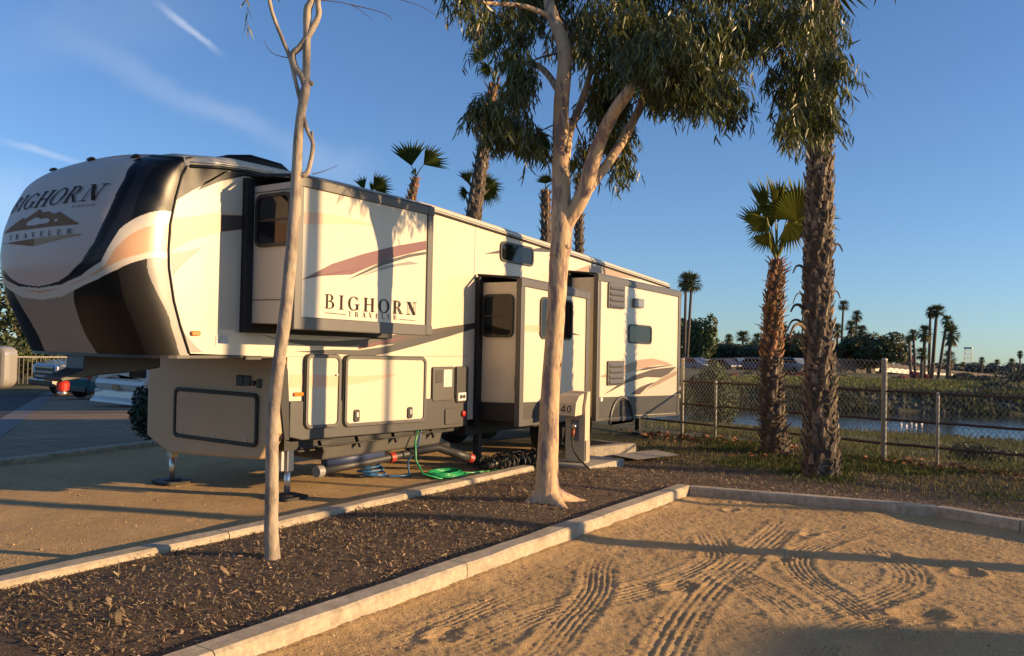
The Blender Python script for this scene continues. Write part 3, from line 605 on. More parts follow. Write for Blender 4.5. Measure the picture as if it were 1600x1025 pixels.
for (t0, z0), (t1, z1) in zip(prof[:-1], prof[1:]):
    for i in range(5):
        ta, tb = t0+(t1-t0)*i/5, t0+(t1-t0)*(i+1)/5; za, zb_ = z0+(z1-z0)*i/5, z0+(z1-z0)*(i+1)/5; ba = 2.89-.012*(1-abs(ta)/.62)*0
        mt.add([on_cap(ta, ba), on_cap(tb, ba), on_cap(tb, zb_), on_cap(ta, za)], [(0, 1, 2, 3)], tanbr)
mt.build('emblem', cap); mt = MB()
for t0, t1, z0, z1, m in ((-.62, 0, 2.775, 2.715, tanbr), (0, .60, 2.715, 2.80, tanlt)):
    for i in range(10):
        ta, tb = t0+(t1-t0)*i/10, t0+(t1-t0)*(i+1)/10; f = lambda t: (2.785+.012*t/.6, 2.785-(.075*(1-abs(t)/.62)))
        mt.add([on_cap(ta, f(ta)[1]), on_cap(tb, f(tb)[1]), on_cap(tb, f(tb)[0]), on_cap(ta, f(ta)[0])], [(0, 1, 2, 3)], m)
mt.build('emblem_base', cap)
# seam bead and cap underside, marker lights
sb = MB(); sb.tube([(x-.004, WY-.006, z) for x, z in zip(SEAM_X, SEAM_Z)], .012, 6, rubber); sb.build('seam_bead', RV, smooth=True); sb = MB(); sb.tube([(x-.004, WF+.006, z) for x, z in zip(SEAM_X, SEAM_Z)], .012, 6, rubber); sb.build('seam_bead', RV, smooth=True)
us = MB(); pts = [(float(capX(1.66, t)), 8.58-1.28*t) for t in np.sin(np.linspace(-PI/2, PI/2, 30))]+[(6.2, WY+.01), (6.2, WF-.01)]; us.prism(pts[::-1], 1.63, 1.659, 'z', plast); us.build('nose_floor', RV)
for t in (-.52, .1, .68):
    m1 = MB(); c = on_cap(t, 3.545); m1.lathe([(.0, 0), (.05, 0), (.045, .02), (.02, .03), (0, .031)], 12, mat('smoked_lens', (.05, .02, .012), .2), (0, 0, 0)); m1.v = [(v[0]*.6+c.x-.01, v[1]*1.5+c.y, v[2]+c.z) for v in m1.v]; m1.build('marker_light', RV, smooth=True)
# roof: rounded edge, membrane, gutter rail
rx = np.linspace(4.84, 16.38, 40); cs = [(WY-.005, .0), (WY-.012, .035), (WY+.01, .085), (WY+.06, .118), (WY+.2, .145), (8.51, .19), (WF-.2, .145), (WF-.06, .118), (WF-.01, .085), (WF+.012, .035), (WF+.005, 0)]
vs = []; 
for x in rx:
    for y, dz in cs: vs.append((x, y, gut(x)+dz))
k = len(cs); fs = [(i*k+j, (i+1)*k+j, (i+1)*k+j+1, i*k+j+1) for i in range(len(rx)-1) for j in range(k-1)]+[tuple(range(k)), tuple(range((len(rx)-1)*k, len(rx)*k))[::-1]]
MB().add(vs, fs, rooft).build('roof', RV, smooth=True)
gr = MB(); gp_ = [(x, WY-.018, gut(x)+.004) for x in np.linspace(4.9, 16.36, 34)]; gr.tube(gp_, .017, 6, plast); gr.tube([(x, y+.0, z+.04) for x, y, z in gp_], .009, 6, alu); gr.build('gutter_rail', RV, smooth=True)
ac = MB(); ac.prism([(5.8, 3.74), (5.95, 3.95), (6.3, 4.02), (6.75, 4.0), (6.95, 3.9), (7.0, 3.74)], 8.15, 8.85, 'y', blackp); ac.build('roof_air_conditioner', RV, bevel=.04, seg=3)
for x in (7.35, 7.9, 12.0): 
    v = MB(); v.box(x, x+.36, 8.3, 8.7, gut(x)+.12, gut(x)+.30, plast); v.build('roof_vent', RV, bevel=.04)
# front of the lower box
fb = MB(); YZ = [(9.70, 1.632), (7.31, 1.632), (7.31, .80), (7.52, .50), (9.2, .42), (9.50, .52), (9.70, .60)]
lowb = mat('lower_box_fibreglass', (.44, .325, .195), .35, coat=.1, var=.06, vscale=1.5)
fb.prism(YZ, 6.0, 6.2, 'x', lowb); FRONTBOX = fb.build('front_bulkhead', RV, bevel=.03, seg=3)
d = MB(); o = rrect(7.54, 9.1, .63, 1.23, .07); i_ = rrect(7.58, 9.06, .67, 1.19, .05); ring(d, o, i_, 5.972, 6.0, rubber, 'x'); d.build('hatch_seal', RV, bevel=.006)
d = MB(); d.prism(rrect(7.585, 9.055, .675, 1.185, .045), 5.984, 5.999, 'x', lowb); HD = d.build('front_hatch', RV, bevel=.004)
for y in (7.72, 8.3, 8.92):
    d = MB(); d.lathe([(.012, 0), (.012, .012), (.0, .013)], 10, steel, (0, 0, 0), 'x'); d.v = [(5.984-abs(v[0]), v[1]+y, v[2]+.70) for v in d.v]; d.build('latch', HD)
for (y0, y1, z0, z1) in ((7.81, 7.93, 1.30, 1.42), (7.68, 7.80, 1.305, 1.42), (7.50, 7.57, 1.29, 1.39)):
    b = MB(); b.box(5.98, 6.0, y0, y1, z0, z1, plast); b.build('outlet_cover', RV, bevel=.008)
b = MB(); b.lathe([(.03, 0), (.03, .015), (.015, .025), (0, .026)], 12, plast, (0, 0, 0), 'x'); b.v = [(6.0-abs(v[0]), v[1]+7.625, v[2]+1.34) for v in b.v]; b.build('coax_port', RV)
# jet-black rear of bulkhead side (dark return strip by the near corner)
b = MB(); b.prism([(6.0, 1.62), (6.03, 1.5), (6.10, 1.1), (6.16, .72), (6.22, .72), (6.205, 1.2), (6.18, 1.5), (6.12, 1.62)], WY-.012, WY+.02, 'y', rubber); b.build('corner_seal', RV)
# king-pin box with red lock
kp = MB(); kp.prism([(5.30, 1.64), (5.30, 1.50), (5.05, 1.46), (4.6, 1.43), (4.24, 1.37), (4.22, 1.41), (4.45, 1.50), (4.46, 1.64)], 8.33, 8.68, 'y', plast)
KP = kp.build('pin_box', RV, bevel=.012)
k2 = MB(); k2.lathe([(.035, -.16), (.05, -.13), (.026, -.12), (.026, -.02), (.09, 0), (.09, .03)], 14, steel, (4.34, 8.5, 1.39)); k2.build('king_pin', KP, smooth=True)
k3 = MB(); k3.lathe([(.035, -.11), (.055, -.10), (.06, -.03), (.045, -.01), (.03, -.005)], 14, redp, (4.34, 8.5, 1.38)); k3.build('pin_lock', KP, smooth=False)
# skirt, compartment doors on the near side
sk = MB(); sk.prism([(6.215, 1.15), (9.44, 1.045), (9.44, .66), (9.28, .645), (6.4, .70), (6.215, .75)], WY-.022, WY+.01, 'y', skirt); sk.build('side_skirt', RV, bevel=.01)
def door(x0, x1, z0, z1, y, zt1=None, name='compartment_door', latches=(), fill=cream, sl=0):
    D = MB(); o = rrect(x0, x1, z0, z1, .075); i_ = rrect(x0+.035, x1-.035, z0+.035, z1-.035, .05)
    f = lambda pts: [(px, pz-sl*(px-x0)) for px, pz in pts]
    ring(D, f(o), f(i_), y-.03, y, trimg); ring(D, f(rrect(x0-.012, x1+.012, z0-.012, z1+.012, .085)), f(o), y-.012, y, rubber)
    D.prism(f(rrect(x0+.036, x1-.036, z0+.036, z1-.036, .05)), y-.014, y-.001, 'y', fill); ob = D.build(name, RV)
    for (lx, lz) in latches:
        l = MB(); l.prism(rrect(lx-.045, lx+.045, lz-.075, lz+.075, .03), y-.034, y-.012, 'y', plast); l.box(lx-.022, lx+.022, y-.045, y-.032, lz-.02, lz+.045, steel); l.box(lx-.05, lx+.05, y-.03, y-.013, lz-.105, lz-.085, alu); l.build('latch', ob, bevel=.005)
    return ob
yD = WY-.023
D1 = door(6.42, 6.95, .83, 1.67, yD, sl=.02, latches=())
D2 = door(7.02, 8.49, .81, 1.655, yD, sl=.02, latches=((7.22, .93), (8.18, .91)))
for DD_, x0, x1 in ((D1, 6.46, 6.91), (D2, 7.06, 8.0)):
    s = MB(); top = [(6.22, 1.447), (6.662, 1.43), (7.279, 1.41), (8.0, 1.419)]; bot = [(6.225, 1.304), (6.667, 1.29), (7.07, 1.299), (7.614, 1.354), (8.0, 1.419)]
    xs_ = np.linspace(x0, x1, 12); s.add([(x, yD-.016, np.interp(x, *zip(*top))) for x in xs_]+[(x, yD-.016, np.interp(x, *zip(*bot))) for x in xs_[::-1]], [tuple(range(24))], peach2); s.build('stripe', DD_)
l = MB(); l.lathe([(.012, 0), (.012, .014), (.0, .015)], 10, steel, (0, 0, 0), 'y'); l.v = [(v[0]+6.88, yD-.03-abs(v[1]), v[2]+1.43) for v in l.v]; l.build('latch', D1)
b = MB(); b.prism(rrect(6.27, 6.41, 1.20, 1.245, .018), WY-.025, WY, 'y', amber); b.build('marker_light', RV, bevel=.008)
b = MB(); b.prism(rrect(4.955, 5.06, 1.855, 1.905, .022), WY-.03, WY, 'y', amber); b.build('marker_light', RV, bevel=.01)
b = MB(); b.prism(rrect(5.25, 5.40, 1.76, 1.87, .01), WY-.006, WY, 'y', paper); b.build('information_sticker', RV)
b = MB(); b.box(5.6, 5.82, WY-.02, WY+.01, 1.605, 1.655, plast); b.build('porch_light', RV, bevel=.01)
def panel(x0, x1, z0, z1, name, m, y=WY, dep=.035, bev=.012): 
    q = MB(); q.prism(rrect(x0, x1, z0, z1, .03), y-dep, y, 'y', m); return q.build(name, RV, bevel=bev)
CP = panel(8.65, 9.11, 1.03, 1.50, 'service_panel', trimg); q = MB(); q.box(8.87, 9.05, WY-.039, WY-.036, 1.22, 1.46, paper); q.build('instruction_label', CP); q = MB(); q.box(8.70, 8.84, WY-.042, WY-.036, 1.28, 1.45, swash); q.build('inner_door', CP, bevel=.003)
CT = panel(9.15, 9.42, .99, 1.50, 'cable_hatch', swash, dep=.05); q = MB(); q.box(9.18, 9.36, WY-.056, WY-.051, 1.02, 1.13, whitep); q.build('port_plate', CT, bevel=.002)
for x in (9.235, 9.305):
    q = MB(); q.lathe([(.03, 0), (.03, .006), (.015, .008), (0, .0085)], 12, plast, (0, 0, 0), 'y'); q.v = [(v[0]+x, WY-.057-abs(v[1]), v[2]+1.075) for v in q.v]; q.build('port', CT)
panel(8.92, 9.26, .70, .92, 'drain_hatch', skirt, y=WY-.022, dep=.02, bev=.006)
q = MB(); q.lathe([(.04, 0), (.045, .02), (.03, .035), (0, .037)], 14, redp, (0, 0, 0), 'y'); q.v = [(v[0]+9.33, WY-.02-abs(v[1]), v[2]+.83) for v in q.v]; q.build('drain_cap', RV, smooth=True)
for x_ in (9.56, 12.0):
    q = MB(); q.box(x_-.004, x_+.004, WY-.0025, WY+.001, 2.8, gut(x_)-.01, greyp); q.build('wall_seam', RV)
q = MB(); q.box(6.2, 9.44, WY-.0045, WY-.0015, 1.640, 1.646, greyp); q.build('wall_seam', RV)
# window high on the wall
def window(x0, x1, z0, z1, y, name='window', r=.09, axis='y', split=False, m=glass, sl=0, parent=None):
    q = MB(); f = lambda P: [(a_, b_-sl*(a_-x0)) for a_, b_ in P]
    sgn = -1
    ring(q, f(rrect(x0, x1, z0, z1, r)), f(rrect(x0+.03, x1-.03, z0+.03, z1-.03, r-.02)), y-.022, y, plast, axis); ob = None if parent else q.build(name, RV)
    g = q if parent else MB(); g.prism(f(rrect(x0+.031, x1-.031, z0+.031, z1-.031, r-.02)), y-.012, y-.002, axis, m); 
    if split: 
        if axis == 'y': g.box(x0+.03, x1-.03, y-.018, y-.011, (z0+z1)/2-.01, (z0+z1)/2+.01, plast)
        else: g.box(y-.018, y-.011, x0+.03, x1-.03, (z0+z1)/2-.01, (z0+z1)/2+.01, plast)
    return g.build(name, parent) if parent else g.build('pane', ob)
window(10.18, 11.09, 3.075, 3.385, WY, sl=.015)
# ---- slide-outs
def slide_mesh(x0, x1, yf, zb0, zb1, zt0, zt1, tw, label, decals=()):
    """box from the wall to the face, fascia frame round the face; bottoms/tops slope from x0 to x1"""
    zt = lambda x: zt0+(zt1-zt0)*(x-x0)/(x1-x0); zb = lambda x: zb0+(zb1-zb0)*(x-x0)/(x1-x0)
    b = MB(); b.prism([(x0+.03, zb(x0)+.06), (x1-.03, zb(x1)+.06), (x1-.03, zt(x1)-.05), (x0+.03, zt(x0)-.05)], yf+.02, WY+.05, 'y', cream)
    S = b.build('slide_out', RV); S['label'] = label
    f = MB(); tl, tt_, tr, tb = tw
    o = [(x0, zb(x0)), (x1, zb(x1)), (x1, zt(x1)), (x0, zt(x0))]; i_ = [(x0+tl, zb(x0)+tb), (x1-tr, zb(x1)+tb), (x1-tr, zt(x1)-tt_), (x0+tl, zt(x0)-tt_)]
    ring(f, o, i_, yf-.015, yf+.075, trimg); f.build('fascia', S, bevel=.008)
    # corner mouldings
    for cx, cz in ((x0+tl/2, zt(x0)-tt_/2), (x1-tr/2, zt(x1)-tt_/2), (x1-tr/2, zb(x1)+tb/2)):
        c = MB(); c.box(cx-tl/2-.004, cx+tl/2+.004, yf-.022, yf-.012, cz-tt_/2-.004, cz+tt_/2+.004, trimg); c.build('corner_moulding', S, bevel=.006)
    p = MB(); p.prism(i_, yf+.006, yf+.019, 'y', cream)
    for k_, m_, l_ in decals: decal(p, k_, yf+.006, m_, l_)
    pan = p.build('face_panel', S)
    # black flange on the wall + topper awning
    fl = MB(); ring(fl, [(x0-.07, zb(x0)-.04), (x1+.05, zb(x1)-.04), (x1+.05, zt(x1)+.03), (x0-.07, zt(x0)+.03)], [(x0+.032, zb(x0)+.062), (x1-.032, zb(x1)+.062), (x1-.032, zt(x1)-.052), (x0+.032, zt(x0)-.052)], WY-.075, WY, rubber); fl.build('wall_flange', S, bevel=.006)
    tp = MB(); tp.add([(x0+.02, yf+.02, zt(x0)-.02), (x1-.02, yf+.02, zt(x1)-.02), (x1-.02, WY, zt(x1)+.06), (x0+.02, WY, zt(x0)+.06)], [(0, 1, 2, 3)], rubber); tp.tube([(x0, yf+.04, zt(x0)+.0), (x1, yf+.04, zt(x1)+.0)], .028, 8, trimg); tp.tube([(x0-.05, WY-.03, zt(x0)+.06), (x0+.01, yf+.04, zt(x0)+.005)], .018, 6, rubber); tp.build('slide_topper', S)
    return S, pan
S1, P1 = slide_mesh(5.60, 7.73, 6.55, 1.94, 1.91, 3.49, 3.47, (.10, .10, .10, .13), 'front slide-out with plum swoosh and lettering', (('s1_peach', peach2, .003), ('s1_purple', purple, .003), ('s1_dark', swash, .0045), ('s1_grey', greyp, .0055), ('s1_rule1', lettering_m, .003), ('s1_rule2', lettering_m, .003)))
lt = MB(); add_text(lt, 'BIGHORN', 1.44, .152, lambda u, v, k: (6.02+u, 6.5525-k*.00012, 2.168+v-.012*u), lettering_m, gap=.34); add_text(lt, 'TRAVELER', .77, .055, lambda u, v, k: (6.36+u, 6.5525-k*.00012, 2.096+v-.012*u), lettering_m, gap=.75); lt.build('lettering', S1)
def side_window(S, y0, y1, z0, z1, x, split=True):
    q = MB(); ring(q, rrect(y0, y1, z0, z1, .09), rrect(y0+.035, y1-.035, z0+.035, z1-.035, .065), x-.03, x, plast, 'x'); g = q; g.prism(rrect(y0+.034, y1-.034, z0+.034, z1-.034, .065), x-.014, x-.002, 'x', glass)
    if split: g.box(x-.02, x-.013, y0+.03, y1-.03, (z0+z1)/2-.012, (z0+z1)/2+.012, plast)
    return q.build('window', S)
side_window(S1, 6.63, 7.18, 2.79, 3.34, 5.63)
for z_ in (2.242, 3.368): q = MB(); q.box(5.622, 5.629, 6.62, 7.22, z_-.004, z_+.004, swash); q.build('panel_seam', S1)
S2, P2 = slide_mesh(9.66, 11.62, 6.55, .67, .66, 2.76, 2.68, (.10, .115, .10, .10), 'middle slide-out reaching down to the skirt with a dark window', (('s2_peach', peach2, .003), ('s2_peach2', swash, .003)))
q = MB(); q.prism([(9.755, .768), (11.525, .76), (11.525, .96), (9.755, 1.01)], 6.551, 6.559, 'y', skirt); q.build('lower_panel', S2)
q = MB(); q.add([(9.70, WY, .73), (9.70, 6.6, .73), (9.70, 6.6, 1.0), (9.70, WY, .98)], [(0, 1, 2, 3)], plast); q.v = [(9.672, v[1], v[2]) for v in q.v]; q.build('side_skirt', S2)
side_window(S2, 6.68, 7.22, 1.92, 2.54, 9.69)
w2 = window(10.17, 11.09, 1.91, 2.53, 6.556, r=.1, sl=.01, parent=S2)
q = MB(); q.box(9.664, 9.689, 6.60, 6.63, 1.18, 1.37, rubber); q.build('pull_slot', S2)
S3, P3 = slide_mesh(12.17, 15.60, 6.71, .57, .46, 3.02, 2.93, (.11, .11, .10, .05), 'rear slide-out with fridge vents and sweeping dark graphics', (('s3_tan', tan, .003), ('s3_dark1', brown, .0045), ('s3_dark2', brown, .0035), ('s3_dark3', brown, .003), ('s3_tan2', tan, .0045)))
q = MB(); arch = [(13.10+.42*math.cos(t), .50+.42*math.sin(t)) for t in np.linspace(PI, 0, 16)]
q.prism([(12.29, .62), (12.68, .61)]+arch[1:-1]+[(13.52, .59), (15.49, .52), (15.49, .87), (12.29, .965)], 6.708, 6.72, 'y', skirt); q.build('lower_panel', S3)
q = MB(); q.prism([(12.66, .53)]+[(13.10+.43*math.cos(t), .47+.43*math.sin(t)) for t in np.linspace(PI, 0, 16)]+[(13.54, .50)], 6.708, 6.7145, 'y', rubber); q.build('wheel_well', S3)
q = MB(); q.tube([(13.10+.44*math.cos(t), 6.70, .49+.44*math.sin(t)) for t in np.linspace(PI, 0, 18)], .028, 8, trimg); q.build('wheel_arch', S3, smooth=True)
def louvre(S, x0, x1, z0, z1, y):
    q = MB(); q.prism(rrect(x0, x1, z0, z1, .03), y-.03, y, 'y', trimg)
    for k in range(4):
        zc_ = z0+(z1-z0)*(k+.55)/4.3; b = q; b.prism([(y-.05, zc_-.02), (y-.031, zc_+.03), (y-.031, zc_-.02)], x0+.05, x1-.05, 'x', trimg); b.box(x0+.05, x1-.05, y-.034, y-.0305, zc_-.045, zc_-.022, rubber)
    q.build('fridge_vent', S, bevel=.004)
louvre(S3, 12.53, 13.13, 2.47, 2.90, 6.716); louvre(S3, 12.55, 13.14, 1.15, 1.57, 6.716)
w3 = window(13.33, 14.27, 1.88, 2.225, 6.716, sl=.015, parent=S3)
mg = mat('access_hatch_grey', (.20, .20, .20), .3)
q = MB(); q.prism(rrect(13.48, 13.86, 2.52, 2.69, .03), 6.66, 6.716, 'y', mg); q.build('patio_light', S3, bevel=.015)
for z in (2.61, 1.15):
    q = MB(); q.box(12.185, 12.199, 6.755, 6.785, z, z+.18, rubber); q.build('pull_slot', S3)
q = MB(); q.box(12.33, 12.40, 6.700, 6.707, .895, .955, whitep); q.build('reflector', S3)
# tail trim post, underbody
q = MB(); q.box(15.6, 16.36, WY-.004, WY-.001, .75, gut(16)-.02, cream); q.build('rear_side_panel', RV)
q = MB(); q.box(16.352, 16.385, WY-.01, WF+.01, .72, 3.06, trimg); q.build('rear_cap', RV, bevel=.01)
ch = MB()
for y in (7.62, 9.38): ch.box(6.3, 16.2, y-.05, y+.05, .52, .72, darkst)
for x in np.linspace(6.6, 15.8, 9): ch.box(x-.04, x+.04, 7.67, 9.33, .55, .70, darkst)
ch.box(9.5, 12.15, 7.36, 9.6, .50, .74, rubber); ch.box(6.25, 9.4, 7.4, 9.6, .58, .735, rubber); ch.build('chassis', RV)
tk = MB(); tk.prism([(7.5, .40), (9.36, .40), (9.46, .60), (7.44, .60)], 6.9, 9.1, 'x', mat('tank_cover', (.09, .085, .078), .6, var=.15)); tk.build('tank_cover', RV, bevel=.03)
for x in (6.75, 7.35, 8.0, 8.75):
    q = MB(); q.prism([(x, .66), (x+.2, .66), (x+.06, .52)], 7.36, 7.40, 'y', plast); q.build('hanger_bracket', RV)
gpz = MB(); gpz.tube([(6.45, 7.36, .60), (7.2, 7.36, .585), (8.2, 7.36, .60), (9.1, 7.36, .62)],   .010, 6, darkst); gpz.build('gas_line', RV)
# landing legs with foot pads
for (x, y) in ((6.44, 7.56), (6.21, 9.45)):
    q = MB(); q.box(x-.05, x+.05, y-.05, y+.05, .32, .95, steel); L_ = q.build('landing_leg', RV, bevel=.008)
    q = MB(); q.lathe([(.036, .05), (.036, .36)], 14, alu, (x, y, 0)); q.build('ram', L_, smooth=True)
    q = MB(); q.lathe([(.04, .07), (.11, .06), (.12, .045), (.12, .025)], 16, darkst, (x, y, 0)); q.build('foot', L_)
    q = MB(); q.prism(rrect(x-.19, x+.19, y-.19, y+.19, .07), .006, .045, 'z', rubber); q.build('jack_pad', L_, bevel=.008)
q = MB(); q.box(6.30, 6.335, 7.50, 7.60, .34, .66, steel); q.build('leg_rail', RV)
for (x, y) in ((9.98, 7.5), (12.32, 7.0), (9.98, 9.4), (15.6, 7.6)):
    q = MB(); q.box(x-.05, x+.05, y-.05, y+.05, .10, .75, darkst); L_ = q.build('stabilizer_leg', RV, bevel=.008)
    q = MB(); q.box(x-.10, x+.10, y-.10, y+.10, .02, .06, darkst); q.build('foot', L_)
# wheels
tyrem = mat('tyre_rubber', (.016, .016, .016), .8, var=.2, vscale=20)
def tyre_mesh(mb, x, y, r, w, axis='y'):
    mb.lathe([(r*.60, -w/2+.01), (r*.86, -w/2), (r*.97, -w/2+.025), (r, -w/2+.05), (r, w/2-.05), (r*.97, w/2-.025), (r*.86, w/2), (r*.60, w/2-.01)], 32, tyrem, (x, y, r), axis)
def wheel(parent, x, y, r, w, name='wheel', out=-1, spokes=6, m=alu, z=0):
    T = MB(); tyre_mesh(T, 0, 0, r, w); T.v = [(v[0]+x, v[1]+y, v[2]+z) for v in T.v]; ob = T.build(name, parent, smooth=True)
    q = MB(); rr = r*.62; yo = y+out*(w/2-.035); q.lathe([(rr, -.03), (rr, .0), (rr*.9, .0), (rr*.85, -.02), (.0, -.021)], 28, m, (0, 0, 0), 'y')
    q.v = [(v[0]+x, yo+out*(-v[1] if True else 0)*-1*(1 if out > 0 else 1), v[2]+r+z) for v in q.v]
    for i in range(spokes):
        a = 2*PI*i/spokes; R = Matrix.Rotation(a, 3, 'Y'); q.box(-.028*r/.4, .028*r/.4, -.012, .012, .03, rr*.93, m, R, (x, yo+out*.012, r+z))
    q.lathe([(.06*r/.4, -.02), (.06*r/.4, .02), (0, .021)], 14, m, (x, yo+out*.01, r+z), 'y'); q.build('rim', ob, smooth=False)
    return ob
for x in (11.95, 12.9):
    wheel(RV, x, 7.5, .40, .26); wheel(RV, x, 9.5, .40, .26, out=1)
# grey drain pipes under the trailer
pp = MB(); pm = mat('grey_pipe', (.035, .035, .036), .5); pp.tube([(7.0, 7.62, .25), (7.6, 7.62, .27), (8.75, 7.55, .33), (9.25, 7.48, .37)], .055, 10, pm); pp.tube([(8.5, 7.56, .34), (9.05, 7.5, .36), (9.2, 7.3, .28), (9.42, 7.2, .20)], .06, 10, pm); PPi = pp.build('drain_pipe', RV, smooth=True)
q = MB(); q.tube([(7.02, 7.62, .25), (6.93, 7.62, .248)], .072, 12, mat('clear_cap', (.26, .25, .24), .4)); q.build('end_cap', PPi)
for a_, b_ in (((8.12, 7.58, .29), (8.24, 7.57, .30)), ((9.36, 7.22, .225), (9.46, 7.19, .185))):
    q = MB(); q.tube([Vector(a_).lerp(Vector(b_), .35), b_], .066, 12, mat('faded_red_fitting', (.38, .035, .02), .5)); q.build('red_coupling', PPi)
q = MB(); q.tube([(7.1, 7.66, .34), (8.05, 7.62, .37)], .07, 10, mat('blue_sewer_hose', (.03, .05, .12), .5)); q.build('stowed_hose', RV, smooth=True)
# ------------------------------------------------------------------ utility pedestal
pedm = mat('pedestal_beige_paint', (.56, .46, .32), .5, var=.05, vscale=5)
PD = thing('utility_pedestal', 'beige utility pedestal with slanted top box numbered 40', 'pedestal', (10.5, 6.05, .13))
q = MB(); q.prism([(10.46, .14), (10.46, .95), (10.52, 1.155), (10.60, 1.165), (10.60, .14)], 5.93, 6.26, 'y', pedm); q.build('post', PD, bevel=.008)
q = MB(); q.prism([(10.24, .815), (10.27, 1.00), (10.36, 1.10), (10.50, 1.14), (10.50, .83)], 5.975, 6.315, 'y', pedm); BX = q.build('meter_box', PD, bevel=.012)
q = MB()
def digit_polys():
    P = []
    def bar(a, b, w):
        a = Vector(a); b = Vector(b); n = (b-a).normalized(); n = Vector((-n.y, n.x))*w/2; P.append([a-n, b-n, b+n, a+n])
    bar((.0, .30), (.42, 1.0), .13); bar((-.03, .28), (.62, .28), .13); bar((.42, 0), (.42, 1.0), .14)
    for i in range(24):
        q_ = []
        for k, s in ((i, 1), (i+1, 1), (i+1, 0), (i, 0)):
            a = 2*PI*k/24; q_.append(Vector((1.08+math.cos(a)*(.30 if s else .165), .5+math.sin(a)*(.5 if s else .37))))
        P.append(q_)
    return P
fx = lambda z: 10.24+(z-.815)*(.03/.185)
for k, pl in enumerate(digit_polys()): q.add([(fx(.862+p.y*.105)-.0035-k*.0001, 6.215-p.x*.125, .862+p.y*.105) for p in pl], [(3, 2, 1, 0)], plast)
q.build('number', BX)
q = MB(); q.box(10.452, 10.459, 6.03, 6.16, .45, .75, mat('outlet_grey', (.20, .19, .17), .5)); q.build('outlet_plate', PD)
q = MB(); q.lathe([(.035, 0), (.04, .03), (.03, .05), (0, .052)], 12, alu, (0, 0, 0), 'x'); q.v = [(10.45-abs(v[0]), v[1]+6.09, v[2]+.66) for v in q.v]; q.build('plug', PD)
q = MB(); q.box(10.47, 10.585, 5.914, 5.931, .16, .46, mat('pedestal_shade', (.36, .30, .22), .6)); q.build('access_slot', PD, bevel=.006)
q = MB(); q.box(10.2, 11.3, 5.72, 6.38, -.05, .135, conc); o_ = q.build('pedestal_footing', None, bevel=.015, off=(10.7, 6.0, 0)); tag(o_, 'low concrete footing block under the numbered pedestal', 'concrete block')
q = MB(); q.tube([(10.43, 6.09, .66), (10.38, 6.09, .55), (10.36, 6.08, .42), (10.37, 6.05, .30), (10.34, 5.95, .20), (10.28, 5.85, .165), (10.15, 5.66, .11), (9.9, 5.6, .10)], .012, 8, rubber); q.tube([(10.415, 6.09, .62), (10.375, 6.09, .53)], .026, 10, mat('orange_plug', (.35, .09, .03), .5))
tag(q.build('power_cord', None, True, off=(10.43, 6.09, .1)), 'black power cord with orange plug hanging from the pedestal', 'cord')
# ------------------------------------------------------------------ hoses
def coil(cx, cy, turns, r0, r1, z0, rr, n=26, squash=.7, tilt=0):
    P = []
    for i in range(int(turns*n)):
        t = i/n; a = 2*PI*t; k = t/turns; r = r0+(r1-r0)*abs(math.sin(t*1.7))+random.uniform(-.006, .006); w = .035*math.sin(t*2.1)
        P.append((cx+r*math.cos(a)+w, cy+r*math.sin(a)*squash-w, z0+rr+.012*math.sin(t*3)+.05*k*tilt+.02*random.random()*.3+.013*(i//n)*.8))
    return P
bluem = mat('blue_hose_vinyl', (.035, .13, .30), .35, coat=.2); grnm = mat('green_hose_vinyl', (.015, .30, .10), .35, coat=.2)
q = MB(); P = coil(8.18, 7.92, 6.5, .11, .17, .01, .013, tilt=2.0); e = P[-1]
q.tube(P+[(e[0]+.08, e[1]-.05, .03), (8.38, 7.62, .022), (8.55, 7.55, .022), (8.6, 7.62, .03), (8.55, 7.60, .2), (8.58, 7.45, .45), (8.56, 7.38, .66)], .013, 7, bluem)
tag(q.build('blue_hose', None, True, off=(8.18, 7.92, 0)), 'coiled blue water hose lying on the sand beside the trailer', 'hose')
q = MB(); P = coil(8.85, 7.18, 5.5, .22, .30, .008, .013, squash=.62); e = P[-1]
q.tube([(8.48, 7.36, .68), (8.44, 7.38, .5), (8.44, 7.36, .25), (8.47, 7.25, .08), (8.58, 7.05, .025)]+P+[(9.3, 7.05, .022), (9.7, 6.95, .022), (10.0, 6.72, .022), (10.25, 6.62, .03)], .013, 7, grnm)
tag(q.build('green_hose', None, True, off=(8.85, 7.18, 0)), 'green garden hose in a flat loose coil on the sand', 'hose')
q = MB()
for k in range(60):
    x0 = random.uniform(9.55, 10.9); y0 = 6.95+random.uniform(-.25, .25); a = random.uniform(0, PI); r = random.uniform(.07, .13)
    q.tube([(x0+r*math.cos(t)*math.cos(a), y0+r*math.cos(t)*math.sin(a), .02+.10*(1+math.sin(t))*random.uniform(.85, 1.1)) for t in np.linspace(0, 2*PI, 10)], .009, 5, plast)
q.tube([(9.5, 6.95, .10), (9.8, 7.0, .11), (10.3, 6.93, .12), (10.9, 6.9, .10)], .06, 9, plast)
tag(q.build('sewer_hose_support', None, True, off=(10.2, 6.95, 0)), 'tangled black sewer hose and wire support beside the kerb', 'hose')
q = MB(); q.tube([(11.45, 6.5, .22), (11.1, 6.42, .24), (10.86, 6.4, .22)], .075, 12, plast); q.tube([(11.1, 6.41, .2), (10.95, 6.4, .2), (10.85, 6.4, .19)], .095, 12, plast)
tag(q.build('sewer_elbow', None, True, off=(11.1, 6.42, .1)), 'short black sewer pipe end behind the pedestal post', 'pipe')
